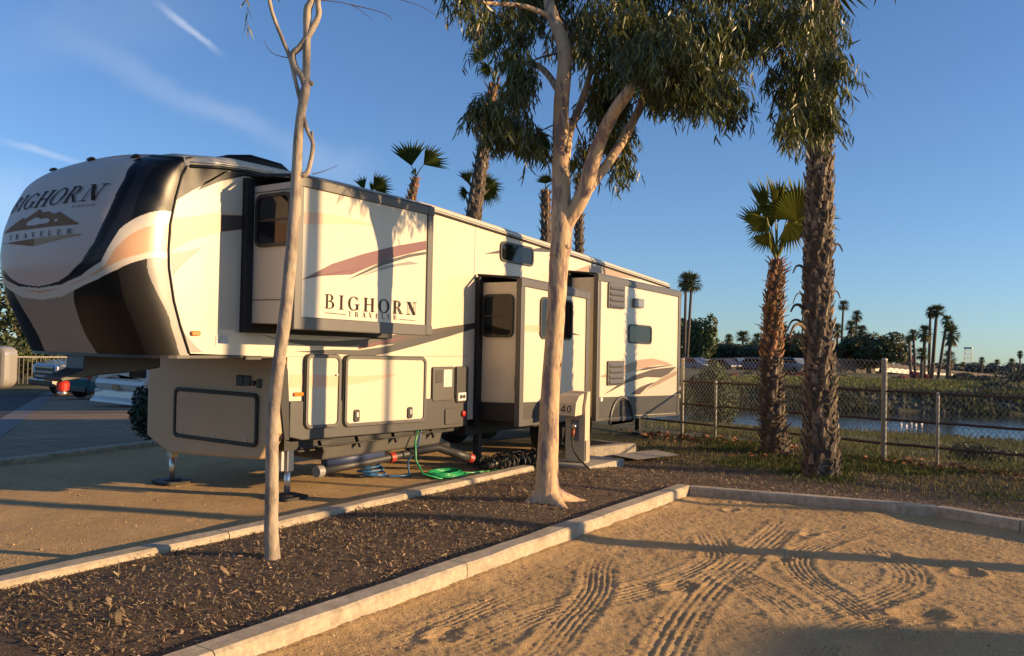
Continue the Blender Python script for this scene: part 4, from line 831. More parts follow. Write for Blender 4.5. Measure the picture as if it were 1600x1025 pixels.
# ------------------------------------------------------------------ fence
galv = mat('galvanised_steel', (.55, .52, .46), .6, metal=.2, var=.2, vscale=12); rust = mat('rusty_rail', (.055, .035, .028), .75, var=.4, vscale=14, col2=(.10, .055, .035), mscale=8)
wirem = mat('mesh_wire', (.30, .28, .25), .5, metal=.4)
FN = thing('chain_link_fence', 'grey chain-link fence with three rusty rails between the palms and the river', 'fence', (14.82, 2.76, 0))
FP_ = [(19.4, 15.5), (16.45, 7.0), (14.82, 2.76), (14.62, .5), (14.42, -3.2), (14.2, -7.5)]
def fpt(k, s):
    a, b = FP_[k], FP_[k+1]; return a[0]+(b[0]-a[0])*s, a[1]+(b[1]-a[1])*s
def fz(x, y): return -.06*max(0, y-3)/4
def mast(x, y, r, h, nm='post'):
    q = MB(); z = fz(x, y); q.lathe([(r, z-.15), (r, z+h), (r*1.15, z+h+.005), (r*.8, z+h+.03), (0, z+h+.035)], 12, galv, (x, y, 0)); return q.build(nm, FN, smooth=True)
mast(14.82, 2.76, .045, 1.68); mast(16.45, 7.0, .035, 1.62)
for (x, y) in ((14.62, .5-.0), (16.0, 6.1), (15.3, 4.0), (14.42, -3.2), (17.9, 11.2)):
    mast(x, y, .026, 1.18)
mast(14.73, 1.95, .024, 1.16); mast(14.60, .15, .010, .5, 'stake')
for h in (1.17, .70, .31):
    for k in range(5):
        (x0, y0), (x1, y1) = FP_[k], FP_[k+1]
        q = MB(); m_ = 10; q.tube([(x0+(x1-x0)*i/m_, y0+(y1-y0)*i/m_, fz(x0+(x1-x0)*i/m_, y0+(y1-y0)*i/m_)+h+random.uniform(-.006, .006)) for i in range(m_+1)], .022, 7, rust); q.build('rail', FN, smooth=True)
V = []; Fq = []; cell = .085; r_ = .0038
def wire(p, q_):
    p = np.array(p); q_ = np.array(q_); d = (q_-p)/np.linalg.norm(q_-p); n = np.cross(d, (1., .2, 0)); n /= np.linalg.norm(n); b = np.cross(d, n); o = len(V)
    for c in (p, q_):
        for a in (0, 2*PI/3, 4*PI/3): V.append(c+r_*(n*math.cos(a)+b*math.sin(a)))
    for j in range(3): Fq.append((o+j, o+(j+1) % 3, o+3+(j+1) % 3, o+3+j))
for k in range(5):
    (x0, y0), (x1, y1) = FP_[k], FP_[k+1]; L = math.hypot(x1-x0, y1-y0); hh = 1.64; zl = .03; n = int(L/cell); run = (hh-zl)*.82
    def at(s, z): s = min(max(s/L, 0), 1); x = x0+(x1-x0)*s; y = y0+(y1-y0)*s; return (x, y, fz(x, y)+z+.02*math.sin(x*3+y*2))
    for i in range(-int(run/cell)-1, n+int(run/cell)+1):
        s0 = i*cell
        for sg in (1, -1):
            sa, sb = (s0, s0+run) if sg > 0 else (s0+run, s0); za, zb_ = zl, hh
            # clip to the panel
            def cl(sa, za, sb, zb_):
                for lim in (0, L):
                    if (sa-lim)*(sb-lim) < 0:
                        t = (lim-sa)/(sb-sa); zm = za+(zb_-za)*t; inside_a = 0 <= sa <= L
                        if inside_a: sb, zb_ = lim, zm
                        else: sa, za = lim, zm
                return sa, za, sb, zb_
            a_ = cl(sa, za, sb, zb_)
            if not (-.001 <= a_[0] <= L+.001 and -.001 <= a_[2] <= L+.001) or abs(a_[1]-a_[3]) < .02: continue
            m2 = 3
            for j in range(m2):
                t0, t1 = j/m2, (j+1)/m2; wire(at(a_[0]+(a_[2]-a_[0])*t0, a_[1]+(a_[3]-a_[1])*t0), at(a_[0]+(a_[2]-a_[0])*t1, a_[1]+(a_[3]-a_[1])*t1))
    for i in range(n):   # twisted tips and selvage at the top edge
        wire(at(i*cell, hh), at((i+.5)*cell, hh+.03)); wire(at((i+.5)*cell, hh+.03), at((i+1)*cell, hh))
np_mesh('mesh', np.array(V), np.array(Fq), [wirem], FN)
# ------------------------------------------------------------------ trees
def leaf_cloud(C, n_tw, leaf=(.10, .15), width=.016, droop=.8, per=9, sparse=.0):
    """hanging eucalyptus sprays: C rows of (x, y, z, rx, rz)"""
    C = np.array(C); wgt = C[:, 3]*C[:, 4]*(C[:, 3]+.05); wgt = wgt/wgt.sum(); V = []; 
    k = RNG.choice(len(C), n_tw, p=wgt); d = RNG.normal(0, 1, (n_tw, 3)); d /= np.linalg.norm(d, axis=1)[:, None]; rr = RNG.random(n_tw)**(1/2.2)
    o = C[k, :3]+d*rr[:, None]*np.stack([C[k, 3], C[k, 3], C[k, 4]], -1)
    th = RNG.uniform(0, 2*PI, n_tw); L = RNG.uniform(.14, .34, n_tw); ax = np.stack([np.cos(th)*.55, np.sin(th)*.55, -np.ones(n_tw)*droop], -1); ax /= np.linalg.norm(ax, axis=1)[:, None]
    t = np.tile(np.linspace(.05, 1, per), (n_tw, 1)); t = t+RNG.uniform(-.05, .05, t.shape)
    b = (o[:, None]+ax[:, None]*(t*L[:, None])[..., None]).reshape(-1, 3); n = len(b)
    ph = RNG.uniform(0, 2*PI, n); ld = np.stack([np.cos(ph)*.42, np.sin(ph)*.42, -.9+RNG.normal(0, .30, n)], -1); ld /= np.linalg.norm(ld, axis=1)[:, None]
    ln = RNG.uniform(leaf[0], leaf[1], n); fc = RNG.normal(0, 1, (n, 3)); sd_ = np.cross(ld, fc); sd_ /= np.linalg.norm(sd_, axis=1)[:, None]+1e-9; nr = np.cross(ld, sd_); bend = RNG.normal(0, .10, n); w = width*RNG.uniform(.7, 1.3, n)
    def P(f, s): return b+ld*(ln*f)[:, None]+sd_*(w*s*.5+bend*ln*f*f)[:, None]
    V = np.stack([P(0, 0), P(.3, -.9), P(.3, .9), P(.65, -.75), P(.65, .75), P(1, 0)], 1).reshape(-1, 3); oo = np.arange(n)[:, None]*6
    tri = np.concatenate([oo+np.array([[0, 1, 2]]), oo+np.array([[1, 3, 4]]), oo+np.array([[1, 4, 2]]), oo+np.array([[3, 5, 4]])], 0)
    tw = MB()
    return V, tri, o, ax, L
euc = mat('eucalyptus_leaf', (.090, .100, .024), .38, island=.6, sub=.25, spec=.5)
barkg = mat('gum_bark', (.54, .375, .215), .8, col2=(.29, .19, .145), mscale=8.5, ramp=(.52, .57), var=.26, vscale=18, bump=.012, bscale=20, stretch=(1, 1, .28))
barkg2 = mat('pale_gum_bark', (.40, .325, .235), .85, col2=(.25, .20, .15), mscale=11, ramp=(.48, .58), var=.28, vscale=16, bump=.010, bscale=26, stretch=(1, 1, .35))
def spline(pts, k=6):
    P = np.array(pts, float); out_ = []
    for i in range(len(P)-1):
        p0 = P[max(i-1, 0)]; p1 = P[i]; p2 = P[i+1]; p3 = P[min(i+2, len(P)-1)]
        for t in np.linspace(0, 1, k, endpoint=False): out_.append(.5*((2*p1)+(-p0+p2)*t+(2*p0-5*p1+4*p2-p3)*t*t+(-p0+3*p1-3*p2+p3)*t**3))
    out_.append(P[-1]); return np.array(out_)
def limb(mb, pts, m, n=14, knob=.05, k=7):
    Q = spline(pts, k); rad = [float(r)*(1+knob*mnoise.noise(Vector((i*.35, r*50, 3)))) for i, r in enumerate(Q[:, 3])]; mb.tube(Q[:, :3], rad, n, m)
T2_TRUNK = [[7.71, 4.84, 0.08, 0.188], [7.71, 4.83, 0.22, 0.153], [7.7, 4.83, 0.43, 0.132], [7.7, 4.82, 0.78, 0.122], [7.7, 4.81, 1.27, 0.111], [7.71, 4.78, 1.83, 0.108], [7.72, 4.76, 2.31, 0.108], [7.72, 4.74, 2.73, 0.115], [7.73, 4.72, 3.05, 0.125], [7.72, 4.73, 3.22, 0.118]]
T2_A = [[7.72, 4.73, 3.19, 0.105], [7.7, 4.73, 3.87, 0.098], [7.69, 4.73, 4.44, 0.091], [7.69, 4.7, 5.02, 0.084], [7.78, 4.92, 5.49, 0.071], [7.83, 5.01, 5.71, 0.065], [7.86, 5.14, 6.19, 0.051], [7.78, 5.06, 6.72, 0.036]]
T2_B = [[7.75, 4.68, 3.15, 0.091], [7.76, 4.48, 3.45, 0.086], [7.71, 4.37, 3.69, 0.082], [7.67, 4.24, 3.97, 0.074], [7.56, 4.04, 4.2, 0.066], [7.48, 3.8, 4.41, 0.058], [7.39, 3.58, 4.67, 0.05], [7.37, 3.24, 4.91, 0.037], [7.52, 2.85, 5.12, 0.024]]
T2_C = [[7.78, 4.46, 3.49, 0.055], [7.91, 4.44, 3.61, 0.056], [8.21, 4.34, 3.98, 0.053], [8.48, 4.29, 4.33, 0.051], [8.65, 4.21, 4.69, 0.044], [8.76, 4.21, 4.98, 0.041], [9.05, 3.97, 5.38, 0.03], [9.43, 3.42, 5.54, 0.023], [9.57, 2.86, 5.33, 0.018], [9.54, 2.56, 4.98, 0.014]]
T2_D = [[7.72, 4.71, 3.72, 0.056], [7.91, 4.78, 4.0, 0.05], [8.01, 4.81, 4.23, 0.047], [8.15, 4.76, 4.56, 0.044], [8.28, 4.74, 4.86, 0.037], [8.38, 4.77, 5.14, 0.03], [8.47, 4.98, 5.62, 0.023]]
T2_E = [[7.69, 4.72, 4.54, 0.042], [7.82, 5.05, 4.92, 0.036], [7.95, 5.39, 5.09, 0.03], [7.99, 5.69, 4.92, 0.023], [7.93, 5.78, 4.65, 0.015]]
T2_F = [[7.79, 4.9, 5.46, 0.036], [7.52, 5.12, 5.55, 0.028], [7.12, 5.35, 5.5, 0.021], [6.86, 5.54, 5.48, 0.014]]
T1_TRUNK = [[4.35, 5.26, 0.1, 0.075], [4.35, 5.26, 0.17, 0.063], [4.34, 5.27, 0.38, 0.058], [4.33, 5.26, 0.68, 0.055], [4.33, 5.27, 0.98, 0.053], [4.33, 5.26, 1.29, 0.05], [4.34, 5.22, 1.69, 0.053], [4.36, 5.18, 2.09, 0.053], [4.37, 5.15, 2.5, 0.05], [4.38, 5.13, 2.85, 0.048], [4.38, 5.12, 3.1, 0.045], [4.38, 5.11, 3.4, 0.04], [4.39, 5.1, 3.6, 0.038], [4.4, 5.07, 3.78, 0.04], [4.41, 5.06, 3.87, 0.035]]
T1_A = [[4.4, 5.07, 3.85, 0.033], [4.38, 5.09, 3.91, 0.03], [4.35, 5.14, 3.99, 0.03], [4.34, 5.15, 4.08, 0.028], [4.37, 5.1, 4.14, 0.028], [4.41, 5.04, 4.25, 0.028], [4.45, 4.99, 4.39, 0.025], [4.44, 4.99, 4.51, 0.023], [4.44, 4.98, 4.81, 0.02], [4.41, 5.02, 5.16, 0.015]]
T1_B = [[4.38, 5.12, 3.13, 0.02], [4.42, 5.06, 3.14, 0.023], [4.44, 5.04, 3.21, 0.018], [4.45, 5.02, 3.38, 0.017], [4.42, 5.06, 3.5, 0.016], [4.39, 5.09, 3.67, 0.016], [4.36, 5.13, 3.86, 0.016], [4.33, 5.17, 4.05, 0.016], [4.29, 5.22, 4.2, 0.015], [4.25, 5.28, 4.37, 0.015], [4.23, 5.31, 4.5, 0.014], [4.19, 5.35, 4.8, 0.01]]
T1_C = [[4.41, 5.07, 3.86, 0.033], [4.4, 5.06, 4.06, 0.033], [4.4, 5.06, 4.26, 0.033], [4.4, 5.06, 4.43, 0.035], [4.41, 5.03, 4.51, 0.03], [4.43, 5.0, 4.76, 0.025]]
T1_D = [[4.42, 5.04, 3.86, 0.02], [4.44, 5.02, 3.85, 0.018]]
T1_E = [[4.45, 5.02, 3.36, 0.01], [4.44, 5.02, 3.48, 0.008]]
T2_CLUMPS = [[6.67, 5.34, 5.31, 0.23, 0.17], [7.27, 5.45, 5.39, 0.28, 0.28], [6.98, 5.33, 4.97, 0.08, 0.17], [7.52, 5.28, 5.26, 0.28, 0.43], [7.68, 5.1, 5.53, 0.43, 0.29], [6.79, 4.65, 4.46, 0.16, 0.25], [6.55, 4.85, 4.08, 0.24, 0.14], [7.87, 5.55, 4.28, 0.31, 0.22], [7.19, 4.7, 3.91, 0.2, 0.2], [7.01, 4.87, 4.39, 0.15, 0.23], [8.53, 5.06, 5.5, 0.38, 0.46], [7.95, 4.23, 5.16, 0.48, 0.48], [8.83, 4.11, 5.34, 0.59, 0.56], [8.56, 3.38, 5.12, 0.55, 0.49], [9.16, 3.02, 5.38, 0.43, 0.39], [7.94, 3.27, 4.48, 0.36, 0.29], [8.97, 3.31, 4.58, 0.25, 0.29], [8.88, 4.17, 4.84, 0.26, 0.3], [8.01, 4.33, 4.5, 0.28, 0.35], [8.41, 4.46, 4.21, 0.26, 0.28], [8.36, 4.32, 3.8, 0.13, 0.23], [7.17, 4.12, 3.71, 0.14, 0.25], [9.63, 2.73, 4.88, 0.37, 0.37], [9.4, 2.55, 4.4, 0.35, 0.3], [8.77, 2.55, 4.12, 0.17, 0.21], [8.48, 2.09, 4.6, 0.18, 0.32], [9.98, 2.54, 5.55, 0.28, 0.37], [9.06, 2.64, 5.41, 0.42, 0.28], [7.87, 5.11, 6.18, 0.87, 0.44], [8.75, 4.34, 6.34, 0.97, 0.45], [9.1, 3.31, 6.22, 0.87, 0.44], [8.5, 4.81, 7.04, 1.13, 0.53], [8.34, 3.39, 6.5, 0.82, 0.41], [7.62, 5.73, 6.09, 0.44, 0.22]]
PN = [[12.47, 3.15, -0.03, 0.277], [12.46, 3.16, 0.42, 0.268], [12.43, 3.17, 0.97, 0.249], [12.4, 3.19, 1.71, 0.222], [12.38, 3.21, 2.45, 0.222], [12.36, 3.21, 3.19, 0.213], [12.35, 3.2, 4.11, 0.203], [12.33, 3.2, 5.03, 0.194], [12.32, 3.18, 5.96, 0.185], [12.33, 3.14, 6.88, 0.166], [12.32, 3.12, 7.99, 0.157]]
PF = [[14.51, 4.42, -0.02, 0.299], [14.49, 4.45, 0.22, 0.244], [14.45, 4.49, 0.78, 0.211], [14.42, 4.51, 1.44, 0.2], [14.42, 4.49, 2.11, 0.188], [14.42, 4.47, 2.66, 0.166], [14.43, 4.44, 3.11, 0.133], [14.43, 4.44, 3.38, 0.1]]
T2 = thing('eucalyptus_tree', 'gum tree with thick forked tan trunk and hanging leaves beside the pedestal', 'tree', (7.71, 4.84, .10))
for P_ in (T2_TRUNK, T2_A):
    for p_ in P_: p_[3] *= .93
q = MB(); limb(q, T2_TRUNK[:-1]+T2_A[1:], barkg, 22, .05, 8); T2_B = [[7.69, 4.75, 2.78, .085], [7.72, 4.71, 3.02, .095]]+T2_B[:6]+[[7.56, 3.80, 4.50, .040], [7.66, 3.72, 4.72, .018]]; T2_C = T2_C[:6]; T2_C[0][3] = .07
for i_, m_ in ((4, .6), (5, .5), (6, .5), (7, .4), (8, .5), (9, .5), (10, .8), (18, .8), (19, .8), (20, .9), (21, 1.3), (28, .7)):
    c_ = T2_CLUMPS[i_]; f_ = 1+m_/9.1; c_[0] = c_[0]*f_; c_[1] = c_[1]*f_; c_[2] = EYE+(c_[2]-EYE)*f_
for (z_, a_, r_b) in ((.42, -.9, .05), (1.62, -1.3, .035), (2.05, -.5, .03), (2.9, -1.7, .05), (3.6, -1.0, .045), (3.95, -1.5, .05)):
    tr_ = T2_TRUNK[:-1]+T2_A[1:]; c_ = Vector([float(np.interp(z_, [p[2] for p in tr_], [p[k_] for p in tr_])) for k_ in range(3)]); rr_ = float(np.interp(z_, [p[2] for p in tr_], [p[3] for p in tr_]))
    q.lathe([(r_b, 0), (r_b*.9, .012), (r_b*.45, .018), (r_b*.3, .004), (0, .003)], 10, mat('bark_knot', (.13, .085, .055), .9)); n_ = 50
    Rk = Vector((math.cos(a_), math.sin(a_), .05)).to_track_quat('Z', 'Y').to_matrix(); q.v[-n_:] = [tuple(Rk@Vector(v)+c_+Vector((math.cos(a_), math.sin(a_), 0))*(rr_-.012)) for v in q.v[-n_:]]
for j, (a_, l_) in enumerate(((-.62, .60), (-1.9, .42), (2.6, .36))):    # root flare
    q.tube([(7.71+math.cos(a_)*s*l_, 4.84+math.sin(a_)*s*l_, (.16*(1-s)**2.2+.085-.02*s)) for s in np.linspace(.08, 1, 8)], [.095*(1-s)**.7+.015 for s in np.linspace(.08, 1, 8)], 10, barkg)
q.build('trunk', T2, smooth=True)
for nm, P in (('limb', T2_B), ('limb', T2_C), ('limb', T2_D), ('branch', T2_E), ('branch', T2_F)):
    q = MB(); limb(q, P, barkg, 12, .08, 6); q.build(nm, T2, smooth=True)
for c_ in T2_CLUMPS: c_[2] += .13; c_[4] *= .94
T2_CLUMPS += [[7.45, 3.62, 4.78, .30, .26], [7.75, 3.45, 4.95, .34, .28], [8.35, 3.7, 4.75, .28, .26]]
V, tri, tw_o, tw_a, tw_L = leaf_cloud(T2_CLUMPS+T2_CLUMPS[-3:]*1+T2_CLUMPS[5:10]*3+T2_CLUMPS[18:22]*2+T2_CLUMPS[22:26]*1+T2_CLUMPS[15:18], 7600, (.10, .18), .0195)
CR2 = np_mesh('crown', V, tri, [euc], T2)
twm = mat('twig_bark', (.09, .06, .04), .8); q = MB()
ends = [p[:3] for P in (T2_A, T2_B, T2_C, T2_D, T2_E, T2_F) for p in spline(P, 4).tolist()[len(P)*2-4:]]
for c in T2_CLUMPS:
    q = MB(); e = min(ends, key=lambda p: (Vector(p)-Vector(c[:3])).length); m_ = (Vector(e)+Vector(c[:3]))/2+Vector((random.uniform(-.1, .1), random.uniform(-.1, .1), .06))
    if (Vector(e)-Vector(c[:3])).length < .85: limb(q, [list(e)+[.014], list(m_)+[.010], list(c[:3])+[.006]], twm, 6, 0, 5)
    for k in range(7):
        d_ = Vector((random.gauss(0, 1), random.gauss(0, 1), random.gauss(-.1, .7))).normalized(); f = Vector(c[:3])+Vector((d_.x*c[3], d_.y*c[3], d_.z*c[4]))
        limb(q, [list(c[:3])+[.005], list((Vector(c[:3])+f)/2+Vector((0, 0, .05)))+[.004], list(f)+[.002]], twm, 5, 0, 4)
    q.build('twig', T2)
for P_ in (T1_TRUNK, T1_A, T1_C):
    for p_ in P_: p_[3] *= .93
T1 = thing('bare_gum_tree', 'slim pale gum tree with bare crooked stem in front of the trailer nose', 'tree', (4.35, 5.26, .1))
q = MB(); limb(q, T1_TRUNK, barkg2, 18, .05, 8); q.build('trunk', T1, smooth=True)
for P in (T1_A, T1_B, T1_C, T1_D, T1_E): q = MB(); limb(q, P, barkg2, 10, .10, 6); q.build('branch', T1, smooth=True)
V, tri, *_ = leaf_cloud([(4.12, 5.48, 4.58, .06, .10), (4.15, 5.35, 5.0, .3, .2), (4.45, 5.0, 5.2, .4, .3)], 150); np_mesh('leaves', V, tri, [mat('yellow_green_leaf', (.16, .15, .04), .5, island=.4, sub=.25)], T1)
for s_ in ([(4.44, 4.99, 4.51), (4.62, 4.82, 4.50), (4.74, 4.70, 4.40)], [(4.62, 4.82, 4.50), (4.8, 4.64, 4.46), (4.86, 4.58, 4.40)], [(4.45, 4.97, 4.6), (4.9, 4.5, 4.56), (5.12, 4.3, 4.45)], [(4.33, 5.17, 4.05), (4.24, 5.27, 4.08), (4.19, 5.32, 4.18)], [(4.33, 5.17, 4.05), (4.36, 5.12, 4.10), (4.38, 5.08, 4.13)], [(4.45, 5.02, 3.14), (4.51, 4.95, 3.17), (4.58, 4.87, 3.22)]):
    q = MB(); limb(q, [list(p)+[.004-.0012*i] for i, p in enumerate(s_)], twm, 5, 0, 4); q.build('twig', T1)
# off-frame gum trees whose shadows cross the site
def far_gum(x, y, h, seed, label):
    random.seed(seed); t = thing('shade_gum_tree', label, 'tree', (x, y, 0), 'gum trees beside the neighbouring site')
    q = MB(); P = [[x, y, 0, .16], [x+.05, y, h*.3, .13], [x+.12, y+.1, h*.6, .10], [x+.1, y+.15, h, .05]]; limb(q, P, barkg, 12); q.build('trunk', t, smooth=True)
    C = [(x-.85+random.gauss(0, .5), y+random.gauss(0, .6), h*.75+random.uniform(-.35, 2.0), .5, .5) for _ in range(16)]
    V, tri, *_ = leaf_cloud(C, 1500, per=7); np_mesh('crown', V, tri, [euc], t)
far_gum(10.35, -4.1, 8.3, 5, 'gum tree standing right of the sand site, its trunk shadow crossing the tyre tracks')
q = MB(); q.lathe([(.11, 0), (.11, .05), (.065, .3), (.05, 6.2)], 10, galv, (14.46, -8, 0)); q.tube([(14.46, -8, 6.2), (14.0, -7.4, 6.35), (13.7, -7.0, 6.33)], .03, 6, galv); q.box(13.5, 13.8, -7.1, -6.8, 6.24, 6.34, galv)
tag(q.build('lamp_post', None, off=(14.46, -8, 0)), 'tall grey lamp post standing right of the site beyond the fence corner', 'lamp post')
random.seed(21)
# ------------------------------------------------------------------ near palms
boot = mat('palm_boot', (.175, .135, .098), .9, island=.55, bump=.01, bscale=30)
boot2 = mat('palm_boot_red', (.30, .155, .075), .85, island=.5)
fibre = mat('palm_trunk_fibre', (.095, .070, .048), .95, var=.4, vscale=18, bump=.02, bscale=30)
frondm = mat('fan_frond', (.085, .115, .025), .5, island=.35, sub=.3)
deadf = mat('dead_frond', (.19, .13, .075), .9, island=.4)
def palm_trunk(mb, pts, rows, per, size, out_, m, m2=None, top_from=.7, seed=1):
    Q = spline(pts, 10); rnd = random.Random(seed); mb.tube(Q[:, :3], [r*.86 for r in Q[:, 3]], 18, fibre, jitter=.03)
    s = np.concatenate([[0], np.cumsum(np.linalg.norm(np.diff(Q[:, :3], axis=0), axis=1))]); L = s[-1]
    for i in range(rows):
        f = (i+.5)/rows; d = f*L; c = Vector([np.interp(d, s, Q[:, j]) for j in range(3)]); r = float(np.interp(d, s, Q[:, 3]))
        for k in range(per):
            a = 2*PI*(k+.5*(i % 2)+rnd.uniform(-.22, .22))/per+i*.4; rad = Vector((math.cos(a), math.sin(a), 0)); tan_ = Vector((-math.sin(a), math.cos(a), 0)); up = Vector((0, 0, 1))
            w = 2*PI*r/per*.62*rnd.uniform(.7, 1.2); h = size*rnd.uniform(.5, 1.5); o = out_*rnd.choice((.2, .5, .9, 1.3, 2.4))*rnd.uniform(.7, 1.3); tw = rnd.uniform(-.9, .9); b = c+rad*(r*.83)+up*rnd.uniform(-.05, .05)*size*3
            t_ = (tan_*math.cos(tw)+up*math.sin(tw)*.4); tip = b+rad*(o+.02)+up*h+tan_*tw*h*.5; mid = b+rad*(o*.35+.015)+up*h*.5
            vs = [b-t_*w*.62, b+t_*w*.62, mid-t_*w*.48, mid+t_*w*.48, tip-t_*w*.16, tip+t_*w*.16, b+rad*.022, mid+rad*.024, tip-rad*.012]
            mb.add(vs, [(0, 6, 7, 2), (6, 1, 3, 7), (2, 7, 8, 4), (7, 3, 5, 8), (0, 2, 3, 1), (2, 4, 5, 3)], m2 if (m2 and f > top_from) else m)
def fan(mb, base, direction, plen, R, m, seg=22, spread=2.4, droop=.25, pm=None, fold=.12, split=.55, side=None):
    """a fan leaf: petiole then pleated blade with split tips"""
    d = Vector(direction).normalized(); base = Vector(base); side_ = d.cross(Vector((0, 0, 1))); side_ = side_.normalized() if side_.length > .05 else Vector((1, 0, 0)); side_ = (Vector(side)-d*d.dot(Vector(side))).normalized() if side is not None else side_; nrm = side_.cross(d).normalized()
    e = base+d*plen-Vector((0, 0, droop*.25*plen)); mb.tube([base, base+d*plen*.5, e], [.022, .016, .010], 5, pm or m)
    for i in range(seg):
        a = spread*((i+.5)/seg-.5)*1.0; w = spread/seg*.5; Lr = R*(.72+.28*math.cos(a*.55))*random.uniform(.9, 1.05)
        def pt(ang, r, lift): v = d*math.cos(ang)+side_*math.sin(ang); return e+v*r+nrm*lift-Vector((0, 0, droop*(r/R)**2*R*.45))
        s_ = split; z = fold*R*.16
        mb.add([e, pt(a-w, Lr*s_, -z), pt(a, Lr*s_, z), pt(a+w, Lr*s_, -z), pt(a+random.uniform(-.02, .02), Lr, -droop*.1*R*random.uniform(0, 2))], [(0, 1, 2), (0, 2, 3), (1, 4, 2), (2, 4, 3)], m)
NP = thing('rough_palm_tree', 'thick shaggy palm trunk rising out of view by the chain-link fence', 'palm tree', (12.47, 3.15, 0))
q = MB(); palm_trunk(q, PN, 84, 10, .12, .026, boot, seed=3); q.build('trunk', NP)
for (z, a, l, w) in ((2.15, 2.4, .28, .05), (2.30, 2.9, .22, .05), (2.52, 2.7, .30, .03), (2.62, -.6, .2, .04), (2.95, 2.5, .22, .05), (3.3, -.7, .2, .05), (1.95, 2.2, .2, .1), (3.42, 2.6, .16, .06), (2.05, 2.7, .38, .07), (2.4, 2.3, .2, .06)):
    q = MB(); x, y = np.interp(z, [p[2] for p in PN], [p[0] for p in PN]), np.interp(z, [p[2] for p in PN], [p[1] for p in PN]); r_0 = .2; o = Vector((x+math.cos(a)*r_0, y+math.sin(a)*r_0, z)); dr = Vector((math.cos(a), math.sin(a), 0))
    s_ = [o+dr*l*.0, o+dr*l*.4+Vector((0, 0, l*.35)), o+dr*l*.8+Vector((0, 0, l*.30)), o+dr*l*1.05-Vector((0, 0, l*.15))]; limb(q, [list(p)+[w*.5*(1-.2*i)] for i, p in enumerate(s_)], deadf if z < 2.1 else fibre, 5, 0, 4); q.build('dead_stalk', NP)
q = MB()
for i in range(26):
    a = i*2.4; e_ = random.uniform(-.3, 1.2); fan(q, (12.32, 3.12, 7.9), (math.cos(a)*math.cos(e_), math.sin(a)*math.cos(e_), math.sin(e_)), 1.0, 1.0, frondm, 18, 2.8, .5)
q.build('crown', NP)
FPm = thing('young_fan_palm', 'slim palm with rust coloured spiky trunk and a few green fans by the fence', 'palm tree', (14.5, 4.44, 0))
q = MB(); palm_trunk(q, PF, 56, 9, .08, .05, boot, boot2, .50, seed=8); q.build('trunk', FPm)
def fanset(mb, top, sets, px, m, pm=None):
    '''fans given as (x, z, depth, heading in degrees, radius, spread in degrees) in units of px metres from the trunk top'''
    top = Vector(top)
    for (x, z, dp, hd, Rr, spr) in sets:
        c = top+Rh*x*px+Vector((0, 0, z*px))+Fh*dp; h = math.radians(hd); d = (Rh*math.cos(h)+Vector((0, 0, math.sin(h)))+Fh*random.uniform(-.25, .25)).normalized(); n = d.cross(Rh*math.sin(h)-Vector((0, 0, math.cos(h)))).normalized(); s_ = n.cross(d)
        mb.tube([top, (top+c)/2+Vector((0, 0, .03)), c], [.022, .016, .010], 5, pm or m); k = max(7, int(spr/6.5)); w = math.radians(spr)/k*.56
        for i in range(k):
            a = math.radians(spr)*((i+.5)/k-.5); L = Rr*px*(.80+.2*math.cos(a*.8))*random.uniform(.92, 1.06); cup = .10*Rr*px
            def pt(an, r, lift=0): return c+(d*math.cos(an)+s_*math.sin(an))*r+n*(lift+cup*(r/(Rr*px))**2)
            zf = .055*Rr*px; dr = random.uniform(.0, .16)*L
            mb.add([c, pt(a-w, L*.58, -zf), pt(a, L*.62, zf), pt(a+w, L*.58, -zf), pt(a+random.uniform(-.03, .03), L)-Vector((0, 0, dr))], [(0, 1, 2), (0, 2, 3), (1, 4, 2), (2, 4, 3)], m)
youngm = mat('young_frond', (.26, .27, .055), .5, island=.35, sub=.38)
q = MB(); fanset(q, (14.43, 4.44, 3.36), ((26, 60, -.1, 62, 76, 235), (-14, 66, .1, 103, 68, 34), (-6, 66, -.1, 86, 70, 30), (4, 58, .15, 74, 72, 40), (-20, 62, -.15, 222, 36, 120), (10, 56, -.2, -62, 46, 110), (-14, 50, .2, 150, 30, 90), (16, 44, .2, 30, 44, 90), (-26, 50, .1, 120, 44, 70), (-2, 52, .25, 95, 60, 60), (20, 66, .2, 48, 56, 80), (-18, 40, -.2, 240, 34, 90)), .0115, youngm); q.build('crown', FPm)
# ------------------------------------------------------------------ palms behind the trailer
def back_palm(base, top, r0, r1, cr, label, nf=12, up=.9, seed=1, sets=None, px=.015):
    random.seed(seed); t = thing('fan_palm', label, 'palm tree', (base[0], base[1], 0), 'fan palms behind the trailer'); q = MB()
    lean = Vector(top)-Vector(base); z0 = base[2]; b0 = Vector(base)-lean*(z0/max(lean.z, .1))
    if (b0-Vector((base[0], base[1], 0))).length > 1.5: b0 = Vector((base[0], base[1], 0))
    P = [list(b0)+[r0*1.15], list((b0+Vector(base))/2)+[r0*1.05], list(base)+[r0], list(top)+[r1]]; palm_trunk(q, P, int(top[2]*5), 8, .13, .05, boot, boot2, .85, seed=seed); q.build('trunk', t)
    q = MB()
    fanset(q, Vector(top)+Vector((0, 0, .02)), sets, px, frondm); q.build('crown', t)
FA = ((-12, 42, .1, 135, 34, 150), (2, 46, -.1, 78, 44, 46), (13, 40, .2, 20, 30, 150), (-4, 30, .3, 200, 26, 110), (8, 28, -.2, -40, 24, 100))
back_palm((15.05, 11.55, 4.76), (15.24, 11.19, 7.75), .205, .13, .85, 'tallest fan palm behind the trailer with shaggy trunk and sparse crown', 9, 1.1, 2, FA, .0148)
